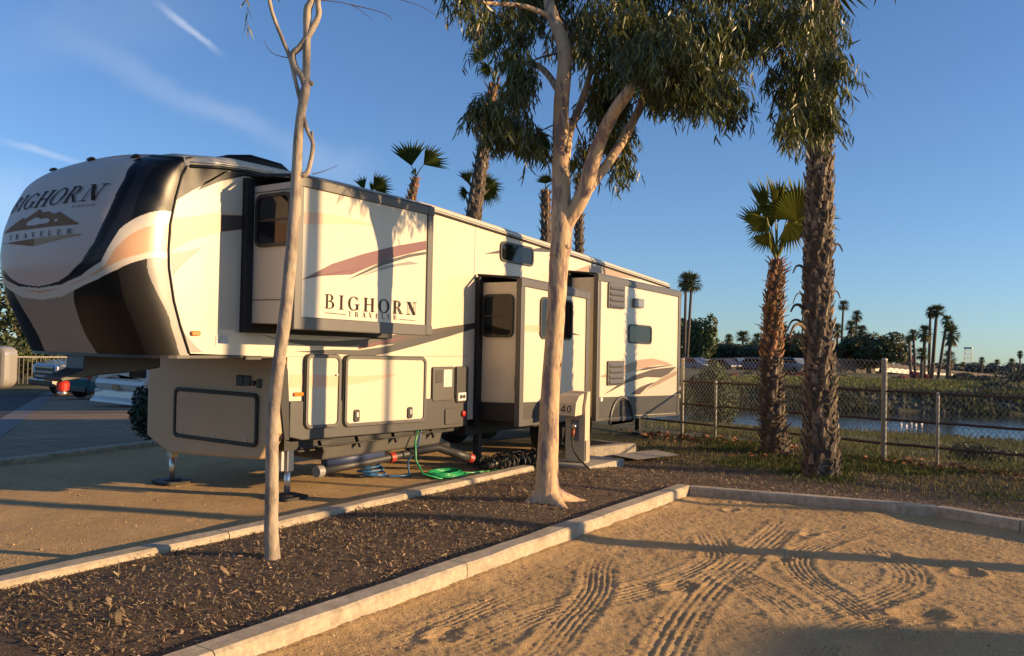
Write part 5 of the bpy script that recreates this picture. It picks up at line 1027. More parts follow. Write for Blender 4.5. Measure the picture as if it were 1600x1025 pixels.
back_palm((19.04, 14.56, 5.52), (19.07, 14.49, 6.05), .17, .14, .72, 'fan palm half hidden behind the tallest palm trunk', 10, .6, 3, ((-14, 18, .1, 108, 32, 60), (10, 10, -.1, 8, 34, 210), (-16, 6, .1, 190, 18, 120)), .0185)
back_palm((19.48, 17.4, 6.29), (19.55, 17.3, 6.95), .16, .12, .85, 'fan palm with two upright fronds above the roof left of the tall palm', 7, 1.0, 4, ((-8, 18, .1, 100, 50, 88), (12, 18, -.1, 38, 42, 96), (-2, 16, .2, 250, 14, 60)), .0200)
back_palm((18.75, 18.47, 5.4), (18.74, 18.47, 6.2), .13, .12, .75, 'fan palm whose fronds just clear the trailer roof line', 9, .8, 9, ((-10, 16, .1, 108, 26, 60), (6, 16, -.1, 30, 34, 120), (0, 14, .2, 75, 22, 60)), .0200)
back_palm((18.54, 11.8, 4.49), (18.51, 11.82, 5.9), .15, .14, .5, 'palm trunk showing just left of the gum tree above the roof', 6, .8, 6, ((0, 10, .1, 95, 20, 150), (8, 8, -.1, 10, 20, 120)), .0169)
back_palm((20.75, 12.09, 5.68), (20.72, 12.09, 6.6), .14, .13, .7, 'fan palm glimpsed through the fork of the gum tree', 9, .8, 7, ((-8, 12, .1, 130, 28, 150), (10, 12, -.1, 30, 28, 150), (0, 6, .1, 270, 20, 120)), .0185)
random.seed(31)
# ------------------------------------------------------------------ far palms over the river
FAR_PALMS = [[80.09, 33.73, -0.01, 80.21, 33.3, 8.24, 1.11], [82.8, 35.09, -0.08, 82.69, 34.98, 8.79, 0.95], [126.33, 46.0, 0.04, 126.19, 46.1, 3.14, 0.8], [122.56, 42.65, 0.15, 122.54, 42.59, 3.32, 1.15], [123.88, 40.75, 0.19, 123.75, 40.85, 3.17, 0.87], [121.13, 35.93, 0.34, 121.02, 35.96, 4.58, 0.65], [115.22, 26.89, 0.61, 115.28, 26.58, 7.55, 0.76], [118.39, 25.82, 0.62, 118.44, 25.57, 6.4, 0.78], [105.41, 23.49, 0.59, 105.39, 23.39, 4.59, 0.77], [111.45, 23.54, 0.72, 111.41, 23.5, 4.19, 0.89], [109.8, 25.93, 0.5, 109.66, 26.02, 4.29, 0.81], [85.76, 13.24, -0.09, 85.53, 13.46, 3.38, 0.54], [92.1, 14.63, -0.12, 91.87, 14.86, 2.98, 0.39], [81.76, 11.99, -0.32, 81.73, 11.92, 3.5, 0.68], [84.23, 11.93, -0.25, 84.19, 11.83, 5.42, 0.47], [83.26, 11.59, -0.22, 83.41, 11.2, 5.38, 0.75], [81.3, 10.91, -0.44, 81.71, 10.15, 4.52, 0.56], [80.69, 10.03, -0.39, 80.81, 9.73, 3.33, 0.78], [66.21, 9.87, -0.65, 66.2, 9.81, 1.57, 0.51], [83.09, 10.07, -0.39, 83.02, 10.13, 1.26, 0.63], [183.13, 16.73, -1.88, 183.08, 16.74, 0.21, 0.62], [196.37, 15.19, -2.31, 196.31, 15.21, -0.22, 0.65], [174.78, 11.22, -2.0, 174.73, 11.23, 0.07, 0.69], [187.34, 10.66, -1.98, 187.24, 10.68, 1.59, 0.62], [203.74, 22.12, -2.7, 203.7, 22.13, -1.04, 0.69]]
FAR_TREES = [[85.64, 34.42, 2.47, 1.66, 3.12, -0.5], [102.94, 35.83, 1.07, 3.39, 1.29, -0.79], [101.0, 29.83, 1.75, 2.77, 1.85, -0.56], [104.16, 25.27, 1.32, 2.77, 1.23, -0.38], [98.96, 18.71, 1.75, 2.55, 1.98, -0.23], [103.48, 22.72, 1.83, 1.66, 1.51, -0.36], [88.94, 38.44, 2.6, 1.46, 2.92, -0.68]]
BUSHES = [[60.45, 21.69, -0.34, 0.38, 0.24], [62.67, 18.48, -0.22, 0.52, 0.33], [64.18, 18.06, -0.19, 0.39, 0.29], [65.04, 22.09, -0.31, 0.41, 0.2], [56.0, 21.07, 0.14, 0.54, 0.45], [67.61, 11.34, -0.28, 0.67, 0.24], [70.49, 10.7, -0.13, 0.69, 0.3], [63.0, 10.97, -0.42, 1.34, 0.18], [65.17, 14.87, -0.27, 0.67, 0.29], [60.8, 12.41, -0.51, 0.7, 0.22], [74.57, 8.32, -0.23, 1.12, 0.36], [68.85, 6.04, -0.28, 1.38, 0.42], [67.69, 4.19, 0.01, 1.34, 0.62], [60.36, 4.25, -0.33, 1.6, 0.32], [52.64, 20.67, -0.21, 0.51, 0.34], [45.63, 18.49, -0.33, 0.52, 0.44], [63.78, 6.34, -0.46, 1.08, 0.26]]
HORIZON = [[208.36, 32.98, -1.14, 1.46, 1.02], [223.87, 33.43, -1.77, 2.65, 1.09], [239.54, 33.66, -2.46, 2.49, 1.16], [255.34, 33.66, -1.61, 2.29, 1.23], [226.48, 27.9, -1.62, 1.71, 1.09], [242.39, 27.79, -2.3, 2.98, 1.16], [258.41, 27.46, -1.45, 2.81, 1.23], [229.05, 22.42, -1.48, 2.16, 1.08], [245.19, 21.97, -2.14, 1.98, 1.15], [261.45, 21.31, -1.29, 1.75, 1.22], [231.59, 17.0, -1.34, 2.62, 1.08], [247.96, 16.21, -1.99, 2.46, 1.15], [264.45, 15.21, -1.13, 2.26, 1.22], [234.09, 11.63, -1.19, 1.68, 1.07], [250.69, 10.51, -1.84, 2.94, 1.14], [267.42, 9.16, -0.98, 2.77, 1.21]]
CARS = [[75.59, 31.44, -0.02], [79.89, 32.27, -0.22], [84.3, 32.92, -0.16], [77.2, 29.11, -0.08], [81.72, 29.61, -0.03], [86.31, 30.02, -0.23], [79.09, 26.38, 0.11], [83.71, 26.74, -0.02], [88.38, 27.02, -0.02], [80.98, 23.65, 0.11], [85.76, 23.77, 0.11]]
farfr = mat('far_palm_frond', (.070, .084, .028), .6, island=.4, sub=.15); farsk = mat('far_palm_skirt', (.16, .105, .05), .9, island=.4); fart = mat('far_palm_bark', (.10, .080, .062), .95, var=.3)
def far_crown(seed, skirt_n):
    random.seed(seed); mb = MB()
    for i in range(38):
        a = i*2.39996; e_ = -.75+1.95*((i % 19)/18.); d = Vector((math.cos(a)*math.cos(e_), math.sin(a)*math.cos(e_), math.sin(e_))); s_ = d.cross(Vector((0, 0, 1))).normalized(); r = random.uniform(.72, 1.12); u_ = s_.cross(d)
        for k in range(7):
            an = (k-3)*.30; t = d*math.cos(an)+s_*math.sin(an); w = s_*.055; b = d*.28; tip = b+t*.74*r-Vector((0, 0, .22*r*random.random())); m_ = b+t*.40*r+u_*random.uniform(-.04, .04)
            mb.add([b, m_-w, tip, m_+w], [(0, 1, 2, 3)], farfr)
        mb.tube([d*.02, d*.34], [.03, .012], 4, farfr)
    for i in range(skirt_n):
        a = i*2.4; d = Vector((math.cos(a)*.55, math.sin(a)*.55, -.9)).normalized(); s_ = d.cross(Vector((0, 0, 1))).normalized(); o = Vector((0, 0, -.15))
        for k in range(4): 
            t = (d+s_*(k-1.5)*.22).normalized(); w = s_*.07; mb.add([o, o+t*.5-w, o+t*random.uniform(.8, 1.15), o+t*.5+w], [(0, 1, 2, 3)], farsk)
    return mb
FCROWN = [far_crown(s, n) for s, n in ((1, 0), (2, 16), (3, 26))]
def mesh_of(mb, name):
    ob = mb.build(name); me = ob.data; bpy.data.objects.remove(ob); return me
FCM = [mesh_of(m, 'far_palm_crown') for m in FCROWN]
FP_LAB = ['taller of the twin palms above the dark tree right of the trailer', 'shorter of the twin palms above the dark tree right of the trailer', 'small palm top just left of the hedge beyond the river', 'round palm top above the hedge beyond the river', 'palm top just left of the slim near palm', 'palm top just right of the slim near palm trunk',
 'tallest palm right of the thick near trunk', 'second tall palm right of the thick near trunk', 'palm in front of the dark trees with pale bare trunk', 'palm crown touching the round dark tree', 'low palm crown hugging the thick near trunk', 'leftmost full palm of the cluster before the bridge', 'small palm behind the light pole by the bridge', 'broad mid-height palm of the cluster before the bridge',
 'slim tall palm with small crown in the cluster before the bridge', 'tallest palm of the cluster before the bridge', 'leaning palm on the right of the cluster by the bridge', 'shorter rightmost palm of the cluster with large crown', 'short palm on the grassy mound with low trunk', 'short palm low behind the leaning palm', 'tiny palm on the horizon right of the bridge', 'tiny palm near the tower on the horizon', 'tiny palm on the right horizon', 'tall tiny palm at the right picture edge', 'tiny palm just left of the tower']
def tgz(x, y): return float(terrain(np.array([x]), np.array([y]))[0])
for i, (bx_, by_, bz_, cx_, cy_, cz_, cr_) in enumerate(FAR_PALMS):
    t = thing('far_palm', FP_LAB[i], 'palm tree', (bx_, by_, bz_), 'palms across the river'); zg = min(bz_, tgz(bx_, by_))-.3
    q = MB(); r_0 = .15 if cr_ > .6 else .12; q.tube([(bx_, by_, zg), (bx_+(cx_-bx_)*.6, by_+(cy_-by_)*.6, bz_+(cz_-bz_)*.55), (cx_, cy_, cz_)], [r_0*1.2, r_0, r_0*.85], 7, fart); q.build('trunk', t, smooth=True)
    c = bpy.data.objects.new('crown', FCM[i % 3 if cr_ > .5 else 1]); COL.objects.link(c); c.parent = t; c.location = (cx_-bx_, cy_-by_, cz_-bz_); s_ = cr_*1.22; c.scale = (s_, s_, s_*random.uniform(.95, 1.25)); c.rotation_euler = (0, 0, i*1.3)
# ------------------------------------------------------------------ broadleaf trees and shrubs
def clump_tree(name, label, cat, x, y, zc, rw, rh, zb, m, n, group=None, size=.16, lobes=9, seed=1, trunk=True, flat=.55):
    """crown of small leaf clumps on overlapping lobes"""
    rg = np.random.default_rng(seed); C = [];
    for k in range(lobes):
        a = rg.uniform(0, 2*PI); r = rg.uniform(.15, .72)**.8; C.append((math.cos(a)*r*rw, math.sin(a)*r*rw, rg.uniform(-.55, .55)*rh, rg.uniform(.38, .58)))
    C = np.array(C+[(0, 0, 0, .72)]); k = rg.choice(len(C), n, p=np.r_[np.full(lobes, .8/lobes), .2]); d = rg.normal(0, 1, (n, 3)); d /= np.linalg.norm(d, axis=1)[:, None]; rr = rg.uniform(.72, 1.04, n)
    o = C[k, :3]+d*(rr*C[k, 3])[:, None]*np.array([rw, rw, rh]); nr = d+rg.normal(0, .55, (n, 3)); nr /= np.linalg.norm(nr, axis=1)[:, None]; u = np.cross(nr, rg.normal(0, 1, (n, 3))); u /= np.linalg.norm(u, axis=1)[:, None]; v = np.cross(nr, u); s = size*rg.uniform(.5, 1.3, n)[:, None]
    V = np.stack([o-u*s, o-v*s*flat, o+u*s, o+v*s*flat], 1)+np.array([x, y, zc]); F4 = np.arange(4*n).reshape(n, 4)
    t = thing(name, label, cat, (x, y, zb), group); np_mesh('crown', V.reshape(-1, 3), F4, [m], t)
    if trunk:
        q = MB(); q.tube([(x, y, zb-.4), (x+.05*rw, y, (zb+zc)/2), (x, y, zc)], [.09*rw+.05, .07*rw+.04, .03], 8, fart)
        for j in range(4): a = j*1.7; q.tube([(x, y, (zb+zc)/2), (x+math.cos(a)*rw*.4, y+math.sin(a)*rw*.4, zc+rh*.2)], [.05*rw+.02, .02], 6, fart)
        q.build('trunk', t, smooth=True)
    return t
dk = mat('dark_tree_leaf', (.058, .072, .022), .6, island=.55, sub=.12); mdg = mat('mid_tree_leaf', (.075, .098, .026), .6, island=.5, sub=.15); bush_m = mat('shrub_leaf', (.058, .072, .026), .7, island=.5, sub=.1); redb = mat('bougainvillea', (.20, .030, .025), .7, island=.45, sub=.1); greyb = mat('river_scrub', (.085, .085, .045), .8, island=.5)
TL = ['big rounded green tree right of the trailer tail', 'dark clipped hedge mass beyond the river', 'dark tree between the two near palms', 'low dark tree right of the thick palm', 'dome shaped dark tree left of the bridge', 'small dark tree behind the pale palm trunk', 'dark tree half behind the trailer tail']
for i, (x, y, zc, rw, rh, zb) in enumerate(FAR_TREES):
    clump_tree('broadleaf_tree', TL[i], 'tree', x, y, zc, rw*1.12, rh*1.08, min(zb, tgz(x, y)), mdg if i in (0,) else dk, 5200, 'dark trees across the river', .20, 12, 40+i)
# second row closing the gaps behind the car park
for i, (px_, d_, w_, h_, zc) in enumerate(((1118, 112, 3.2, 1.7, 1.5), (1200, 110, 2.8, 1.5, 1.3), (1268, 112, 3.0, 1.6, 1.3), (1292, 96, 2.2, 1.2, .9), (1345, 106, 2.4, 1.5, 1.4), (1186, 100, 2.8, 1.1, .8), (1360, 94, 1.6, 1.2, .8))):
    p = Vector((0, 0, EYE))+pixdir(px_, 545)*d_; clump_tree('background_tree', ['dark tree in the gap right of the big round tree', 'dark tree left of the slim palm trunk', 'dark tree seen between the slim and thick palm', 'low shrub tree directly right of the thick palm', 'dark tree under the pale palm crowns', 'low hedge tree above the parked cars', 'small dark tree beside the dome shaped one'][i], 'tree', p.x, p.y, zc, w_, h_, tgz(p.x, p.y), dk, 3200, 'dark trees across the river', .2, 9, 70+i)
BL = ['red flowering shrub beyond the river left of the slim palm', 'red flowering shrub between the two near palms', 'smaller red shrub beside the thick palm trunk', 'small green shrub on the far slope', 'leafy green shrub in front of the parked cars', 'reddish shrub left of the short mound palm', 'reddish shrub right of the short mound palm', 'low green hedge along the far bank top', 'green shrub right of the thick palm on the far bank', 'low shrub above the far rocks', 'dark shrub under the bridge right end', 'broad scrub on the far bank before the bridge', 'tall grey scrub at the right picture edge', 'wide scrub above the far rocks at right', 'small shrub by the fence corner behind the trailer', 'green thicket just right of the trailer tail', 'scrub between mound and bridge']
for i, (x, y, z, rw, rh) in enumerate(BUSHES):
    clump_tree('far_shrub', BL[i], 'shrub', x, y, z, rw*1.1, rh*1.15, z-rh, redb if i in (0, 1, 2, 5, 6) else (greyb if i in (11, 12, 13, 16) else bush_m), 1100, 'shrubs on the far bank', .10, 6, 90+i, trunk=False)
HL = MB()
for i, (x, y, z, rw, rh) in enumerate(HORIZON):
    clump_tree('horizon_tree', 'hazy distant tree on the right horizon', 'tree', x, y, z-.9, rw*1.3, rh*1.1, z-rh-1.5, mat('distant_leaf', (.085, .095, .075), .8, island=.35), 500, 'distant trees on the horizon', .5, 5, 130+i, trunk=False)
# ------------------------------------------------------------------ rocks along the waterline
rockm = mat('riprap_rock', (.085, .08, .06), .9, island=.4, var=.2, vscale=6); rk = MB(); ico = None
bm = bmesh.new(); bmesh.ops.create_icosphere(bm, subdivisions=1, radius=1); IV = [v.co.copy() for v in bm.verts]; IF = [tuple(v.index for v in f.verts) for f in bm.faces]; bm.free()
def rocks(n, side_, name, label):
    rk = MB(); rnd = random.Random(5 if side_ else 6)
    for i in range(n):
        v = rnd.uniform(-22, 26); near = min(max(25.8-.66*v, 11), 34); far = max(near+9, min(max(47-.92*v, 24), 60)); u = (far+rnd.uniform(-1.4, 3.6)) if side_ else (near+rnd.uniform(-2.2, .3))
        x = P1_[0]+u*N_[0]+v*T_[0]; y = P1_[1]+u*N_[1]+v*T_[1]; s = rnd.uniform(.08, .26)*(1 if side_ else .6); R = Matrix.Rotation(rnd.uniform(0, 6), 3, (rnd.random()+.1, rnd.random(), rnd.random())); z = tgz(x, y)+s*.2
        if z < -1.7: continue
        sc_ = Vector((1, rnd.uniform(.6, 1), rnd.uniform(.45, .8))); rk.add([R@Vector((p.x*sc_.x, p.y*sc_.y, p.z*sc_.z))*s*rnd.uniform(.85, 1.1)+Vector((x, y, z)) for p in IV], IF, rockm)
    tag(rk.build(name), label, 'rocks', kind='stuff')
rocks(1000, 1, 'riprap_rocks', 'grey riprap rocks lining the far waterline'); rocks(260, 0, 'shore_rocks', 'small rocks at the near waterline')
x = []; n = 60000; v = RNG.uniform(-26, 28, n); near = np.clip(25.8-.66*v, 11, 34); far = np.maximum(near+9, np.clip(47-.92*v, 24, 60)); u = far+2.4+RNG.random(n)**1.2*20; x = P1_[0]+u*N_[0]+v*T_[0]; y = P1_[1]+u*N_[1]+v*T_[1]; k = RNG.random(n) < .25+.75*smoothstep(.4, .6, vnoise(x, y, .2, 61)); x, y = x[k], y[k]
def tufts(x, y, name, m, label, h, w_):
    n = len(x); z = terrain(x, y)-.03; th = RNG.uniform(0, PI, n); w = w_*RNG.uniform(.5, 1.5, n); hh = h*RNG.uniform(.4, 1.5, n); b = np.stack([x, y, z], -1); s = np.stack([np.cos(th)*w, np.sin(th)*w, 0*th], -1); t = np.stack([RNG.normal(0, .3, n)*hh, RNG.normal(0, .3, n)*hh, hh], -1)
    V = np.stack([b-s, b+s, b+t], 1).reshape(-1, 3); tag(np_mesh(name, V, np.arange(3*n).reshape(n, 3), [m]), label, 'ground cover', kind='stuff')
tufts(x, y, 'far_bank_grass', mat('far_bank_blade', (.15, .165, .04), .8, island=.5, sub=.25), 'green and straw coloured grass on the far bank', .2, .05)
n = 30000; v = RNG.uniform(-24, 28, n); near = np.clip(25.8-.66*v, 11, 34); far = np.maximum(near+9, np.clip(47-.92*v, 24, 60)); u = far+RNG.uniform(-.6, 4.2, n); x = P1_[0]+u*N_[0]+v*T_[0]; y = P1_[1]+u*N_[1]+v*T_[1]; k = RNG.random(n) < smoothstep(.34, .58, vnoise(x, y, .45, 66)); tufts(x[k], y[k], 'waterline_scrub', mat('scrub_blade', (.062, .075, .026), .8, island=.5, sub=.15), 'dark green scrub between the rocks on the far waterline', .34, .06)
n = 9000; v = RNG.uniform(-22, 26, n); near = np.clip(25.8-.66*v, 11, 34); u = near-RNG.random(n)**2*2.2; x = P1_[0]+u*N_[0]+v*T_[0]; y = P1_[1]+u*N_[1]+v*T_[1]; k = RNG.random(n) < smoothstep(.35, .6, vnoise(x, y, .4, 63)); tufts(x[k], y[k], 'reeds', mat('reed', (.12, .10, .04), .8, island=.4, sub=.2), 'brown and green reeds along the near waterline', .22, .025)
clump_tree('wild_shrub', 'dark green weedy bush growing behind the fence right of the thick post', 'shrub', 17.2, 1.35, -.12, .75, .35, -.3, bush_m, 6000, None, .035, 9, 201, trunk=False)
clump_tree('willow_shrub', 'tall feathery green bush beyond the fence behind the trailer tail', 'shrub', 30.5, 11.4, -.2, .9, 1.5, -1.7, mat('willow_leaf', (.075, .095, .035), .7, island=.4, sub=.2), 4500, None, .07, 8, 202)
clump_tree('low_weeds', 'low weedy bush at the fence foot between the trailer and slim palm', 'shrub', 18.2, 6.0, -.2, .9, .28, -.35, bush_m, 4000, None, .035, 8, 203, trunk=False)
# gulls on the water
gull = mat('white_feather', (.75, .74, .70), .7)
for i, (px_, py_) in enumerate(((1408, 664), (1416, 667), (1424, 662), (1431, 666), (1440, 664))):
    p = Vector((0, 0, EYE))+pixdir(px_, py_)*((EYE+1.6)/-(pixdir(px_, py_).z)); q = MB()
    q.lathe([(.0, -.16), (.05, -.10), (.075, 0), (.06, .10), (.03, .17), (0, .2)], 8, gull, (0, 0, 0), 'x'); q.lathe([(0, -.04), (.035, -.02), (.04, .02), (0, .06)], 8, gull, (.15, 0, .09), 'x'); q.add([(-.14, -.04, .03), (-.32, 0, .05), (-.14, .04, .03), (-.05, 0, .07)], [(0, 1, 3), (1, 2, 3)], gull)
    q.v = [(v[0]*.75+p.x, v[1]*.75+p.y, v[2]*.75+p.z+.04) for v in q.v]; tag(q.build('gull', None, True, off=(p.x, p.y, p.z)), 'white gull floating on the river water', 'bird', 'gulls on the river')
# ------------------------------------------------------------------ bridge, tower, pole, wall
bcon = mat('bridge_concrete', (.74, .68, .57), .85, var=.1); bdk = mat('bridge_rail_brown', (.075, .06, .05), .8)
eye_ = Vector((0, 0, EYE)); A = eye_+pixdir(1368, 573)*95; B = eye_+pixdir(1600, 596.5)*116; d_ = (B-A).normalized(); nn = Vector((-d_.y, d_.x, 0)).normalized(); nn = -nn if nn.dot(Fh) < 0 else nn; Lb = (B-A).length+25
BR = thing('river_bridge', 'low pale concrete bridge with brown railing crossing the river at right', 'bridge', (A.x, A.y, -1))
def slab(mb, s0, s1, w0, w1, z0, z1, m):
    vs = [A+d_*s+nn*w+Vector((0, 0, z)) for s in (s0, s1) for w in (w0, w1) for z in (z0, z1)]; mb.add(vs, [(0, 1, 3, 2), (4, 6, 7, 5), (0, 4, 5, 1), (2, 3, 7, 6), (0, 2, 6, 4), (1, 5, 7, 3)], m)
q = MB(); slab(q, 0, Lb, 0, 7, -.48, .05, bcon); q.build('deck', BR, bevel=.02)
q = MB(); slab(q, -12, Lb, .15, .25, .05, .55, bdk); slab(q, -12, Lb, 6.7, 6.8, .05, .5, bdk); q.build('railing', BR)
q = MB(); slab(q, -14, 0, 0, 7, -1.6, .05, bdk); q.build('abutment', BR)
for s_ in (2.2, 13, 26):
    q = MB(); slab(q, s_-.45, s_+.45, .5, 6.5, -3, -.48, bcon); q.build('pier', BR)
tw = MB(); p = Vector((0, 0, EYE))+pixdir(1513, 545)*250; p2 = Vector((0, 0, EYE))+pixdir(1513, 580)*250; z1, z0 = p.z, p2.z
for sx in (-1, 1):
    for sy in (-1, 1): tw.tube([(p.x+sx*1.2, p.y+sy*1.2, z0), (p.x+sx*.8, p.y+sy*.8, z1)], .07, 5, galv)
for k in range(5):
    h = z0+(z1-z0)*k/5; w = 1.2-.4*k/5; w2 = 1.2-.4*(k+1)/5; h2 = z0+(z1-z0)*(k+1)/5
    tw.tube([(p.x-w, p.y+w, h), (p.x+w2, p.y-w2, h2)], .045, 4, galv); tw.tube([(p.x+w, p.y-w, h), (p.x-w2, p.y+w2, h2)], .045, 4, galv); tw.box(p.x-w2, p.x+w2, p.y-w2, p.y+w2, h2-.04, h2+.04, galv)
tw.box(p.x-1.1, p.x+1.1, p.y-1.1, p.y+1.1, z1, z1+.5, galv)
tag(tw.build('lattice_tower', None, off=(p.x, p.y, z0)), 'tiny dark lattice tower on the horizon right of the bridge palms', 'tower')
q = MB(); q.tube([(93.16, 14.85, -1), (93.09, 14.87, 2.5)], [.09, .06], 6, galv); q.tube([(93.09, 14.87, 2.5), (92.7, 15.5, 2.62), (92.4, 16.0, 2.62)], .04, 5, galv); q.box(92.2, 92.45, 15.95, 16.2, 2.55, 2.65, galv)
tag(q.build('street_lamp', None, off=(93.1, 14.86, -1)), 'thin grey street lamp standing among the bridge palms', 'lamp')
q = MB(); c = Vector((0, 0, EYE))+pixdir(1418, 563)*200; q.box(c.x-1.4, c.x+1.4, c.y-1.4, c.y+1.4, c.z-3, c.z+1.0, mat('red_hut_paint', (.30, .045, .04), .6)); q.prism([(c.y-1.6, c.z+1), (c.y+1.6, c.z+1), (c.y, c.z+1.9)], c.x-1.6, c.x+1.6, 'x', bdk)
tag(q.build('red_hut', None, off=(c.x, c.y, c.z-3)), 'small red building on the horizon left of the lamp', 'building')
blk = mat('block_masonry', (.42, .38, .30), .9, var=.25, vscale=9)
w = Vector((0, 0, EYE))+pixdir(1066, 600)*40; q = MB()
for r in range(4):
    for k in range(9): q.box(-.195, .195, -.1, .1, r*.2+.004, r*.2+.196, blk, None, (w.x-1.6+k*.4+.2*(r % 2), w.y+1.2-k*.02, -1.0))
tag(q.build('block_wall', None, off=(w.x, w.y, -1)), 'short tan block wall across the water right of the trailer tail', 'wall')
# ------------------------------------------------------------------ parked cars over the river
carp = {'silver': mat('car_silver', (.22, .23, .24), .25, metal=.3, coat=.5), 'white': mat('car_white', (.68, .67, .64), .25, coat=.5), 'blue': mat('car_blue', (.05, .09, .16), .25, coat=.5), 'dark': mat('car_dark', (.03, .03, .032), .25, coat=.5), 'red': mat('car_red', (.22, .03, .03), .25, coat=.5)}
def car(x, y, z, rz, colr, label, group):
    t = thing('parked_car', label, 'car', (0, 0, 0), group); q = MB(); m = carp[colr]
    q.prism([(-2.15, .28), (2.15, .28), (2.2, .62), (1.95, .82), (1.0, .90), (-1.9, .94), (-2.2, .80)], -.86, .86, 'y', m); q.prism([(1.05, .88), (.35, 1.38), (-1.1, 1.42), (-1.75, .92)], -.74, .74, 'y', m); q.build('body', t, bevel=.06)
    q = MB(); q.prism([(.92, .93), (.33, 1.33), (-1.05, 1.36), (-1.55, .95)], -.752, .752, 'y', glass); q.prism([(1.07, .92), (.40, 1.36), (.36, 1.36), (1.0, .92)], -.65, .65, 'y', glass); q.build('windows', t)
    for sx in (-1.35, 1.35):
        for sy in (-.78, .78): q = MB(); q.lathe([(.18, -.10), (.31, -.10), (.32, .0), (.31, .10), (.18, .10)], 14, tyrem, (sx, sy, .32), 'y'); q.lathe([(.19, -.08), (.19, .08), (0, .081)], 10, alu, (sx, sy, .32), 'y'); q.build('wheel', t)
    t.location = (x, y, z); t.rotation_euler = (0, 0, rz); return t
CC = ['blue', 'silver', 'dark', 'dark', 'blue', 'silver', 'blue', 'dark', 'blue', 'silver', 'blue']
CLB = ['dark blue parked car nearest the trailer tail', 'silver parked car second from the trailer tail', 'black parked car under the twin palms', 'black parked car under the big round tree', 'blue parked car behind the red shrub', 'silver parked car behind the red shrub', 'blue parked car left of the slim palm trunk', 'black parked car behind the slim palm trunk', 'blue parked car right of the slim palm trunk', 'silver parked car between the two near palms', 'dark blue parked car left of the thick palm']
for i, (x, y, z) in enumerate(CARS): car(x, y, z-.62, 1.2+.1*(i % 3), CC[i], CLB[i], 'cars parked beyond the river')
# ------------------------------------------------------------------ vehicles on the left
bluep = mat('deep_blue_car_paint', (.012, .028, .095), .18, coat=.8); teal = mat('teal_car_paint', (.012, .105, .115), .2, coat=.7); chrome = mat('chrome', (.42, .40, .37), .2, metal=1); rvw = mat('white_coach_paint', (.58, .53, .47), .28, coat=.4, var=.03); silver = mat('pewter_truck_paint', (.40, .37, .32), .22, metal=.35, coat=.6); lens = mat('clear_lens', (.7, .7, .68), .1, spec=.8)
def pickup(paint, label, x, y, rz, group=None, sc=1.0, tow=False, z=0):
    """pickup pointing +x, origin under the front axle"""
    t = thing('pickup_truck', label, 'pickup truck', (0, 0, 0), group)
    arc_ = lambda cx, r: [(cx+r*math.cos(a), .46+r*math.sin(a)) for a in np.linspace(PI, 0, 12)]
    low = [(-5.0, .62), (-4.28, .62)]+arc_(-3.75, .52)+[(-3.2, .50), (-.56, .50)]+arc_(0, .52)+[(.56, .55), (.92, .60)]
    top = [(.98, 1.02), (.90, 1.22), (.4, 1.33), (-.70, 1.38), (-2.6, 1.38), (-2.62, 1.36), (-4.95, 1.36), (-5.02, 1.2)]
    q = MB(); q.prism(low+top, -.98, .98, 'y', paint); q.build('body', t, bevel=.045, seg=3)
    q = MB(); q.prism([(-.62, 1.36), (-1.15, 1.88), (-1.35, 1.95), (-2.35, 1.95), (-2.62, 1.37)], -.85, .85, 'y', paint); CB_ = q.build('cab', t, bevel=.06, seg=3)
    q = MB(); q.prism([(-.80, 1.40), (-1.18, 1.85), (-2.30, 1.86), (-2.45, 1.40)], -.857, .857, 'y', glass); q.prism([(-.63, 1.41), (-1.13, 1.86), (-1.16, 1.86), (-.70, 1.41)], -.75, .75, 'y', glass); q.build('windows', CB_)
    q = MB(); q.prism([(-.74, .70), (.74, .70), (.78, 1.16), (-.78, 1.16)], .955, .995, 'x', plast); G = q.build('grille', t, bevel=.02)
    for zz_ in (.78, .93, 1.10): 
        q = MB(); q.box(.99, 1.02, -.72, .72, zz_-.035, zz_+.035, chrome); q.build('chrome_bar', G, bevel=.012)
    for s in (-1, 1):
        q = MB(); q.box(.90, .99, s*.87-.11, s*.87+.11, .86, 1.16, lens); q.build('headlight', t, bevel=.03)
        q = MB(); q.box(-5.05, -4.98, s*.90-.07, s*.90+.07, .95, 1.3, redp); q.build('tail_light', t, bevel=.02)
    q = MB(); q.prism([(.90, .42), (1.14, .46), (1.16, .68), (.92, .70)], -.95, .95, 'y', chrome); q.build('front_bumper', t, bevel=.03)
    q = MB(); q.box(-5.2, -5.0, -.95, .95, .5, .68, chrome); q.build('rear_bumper', t, bevel=.03)
    for s in (-1, 1):
        q = MB(); w = .36 if tow else .12; q.box(-.98, -.86, s*(1.0+w), s*(1.0+w+.24), 1.36, 1.72, whitep if tow else paint); 
        MM = q.build('mirror', t, bevel=.05, seg=3); q = MB(); q.tube([(-.93, s*.88, 1.45), (-.93, s*(1.02+w), 1.50)], .03, 7, plast); q.tube([(-.93, s*.88, 1.38), (-.95, s*(1.1+w), 1.36)], .022, 7, chrome); q.build('mirror_arm', MM)
        q = MB(); q.box(-.99, -.982, s*(1.02+w), s*(1.22+w), 1.40, 1.68, chrome); q.build('mirror_glass', MM)
        for hx in (-1.45, -2.35): q = MB(); q.box(hx-.10, hx+.10, s*.985-.02, s*.985+.02, 1.10, 1.14, chrome); q.build('door_handle', t, bevel=.01)
    for wx in (0, -3.75):
        for s in (-1, 1): wheel(t, wx, s*.84, .43, .27, out=s)
    t.location = (x, y, z); t.rotation_euler = (0, 0, rz); t.scale = (sc, sc, sc); return t
pickup(bluep, 'dark blue pickup with chrome grille facing us under the trailer nose', 21.7, 41.6, PI-.05, sc=1.36, z=-1.30)
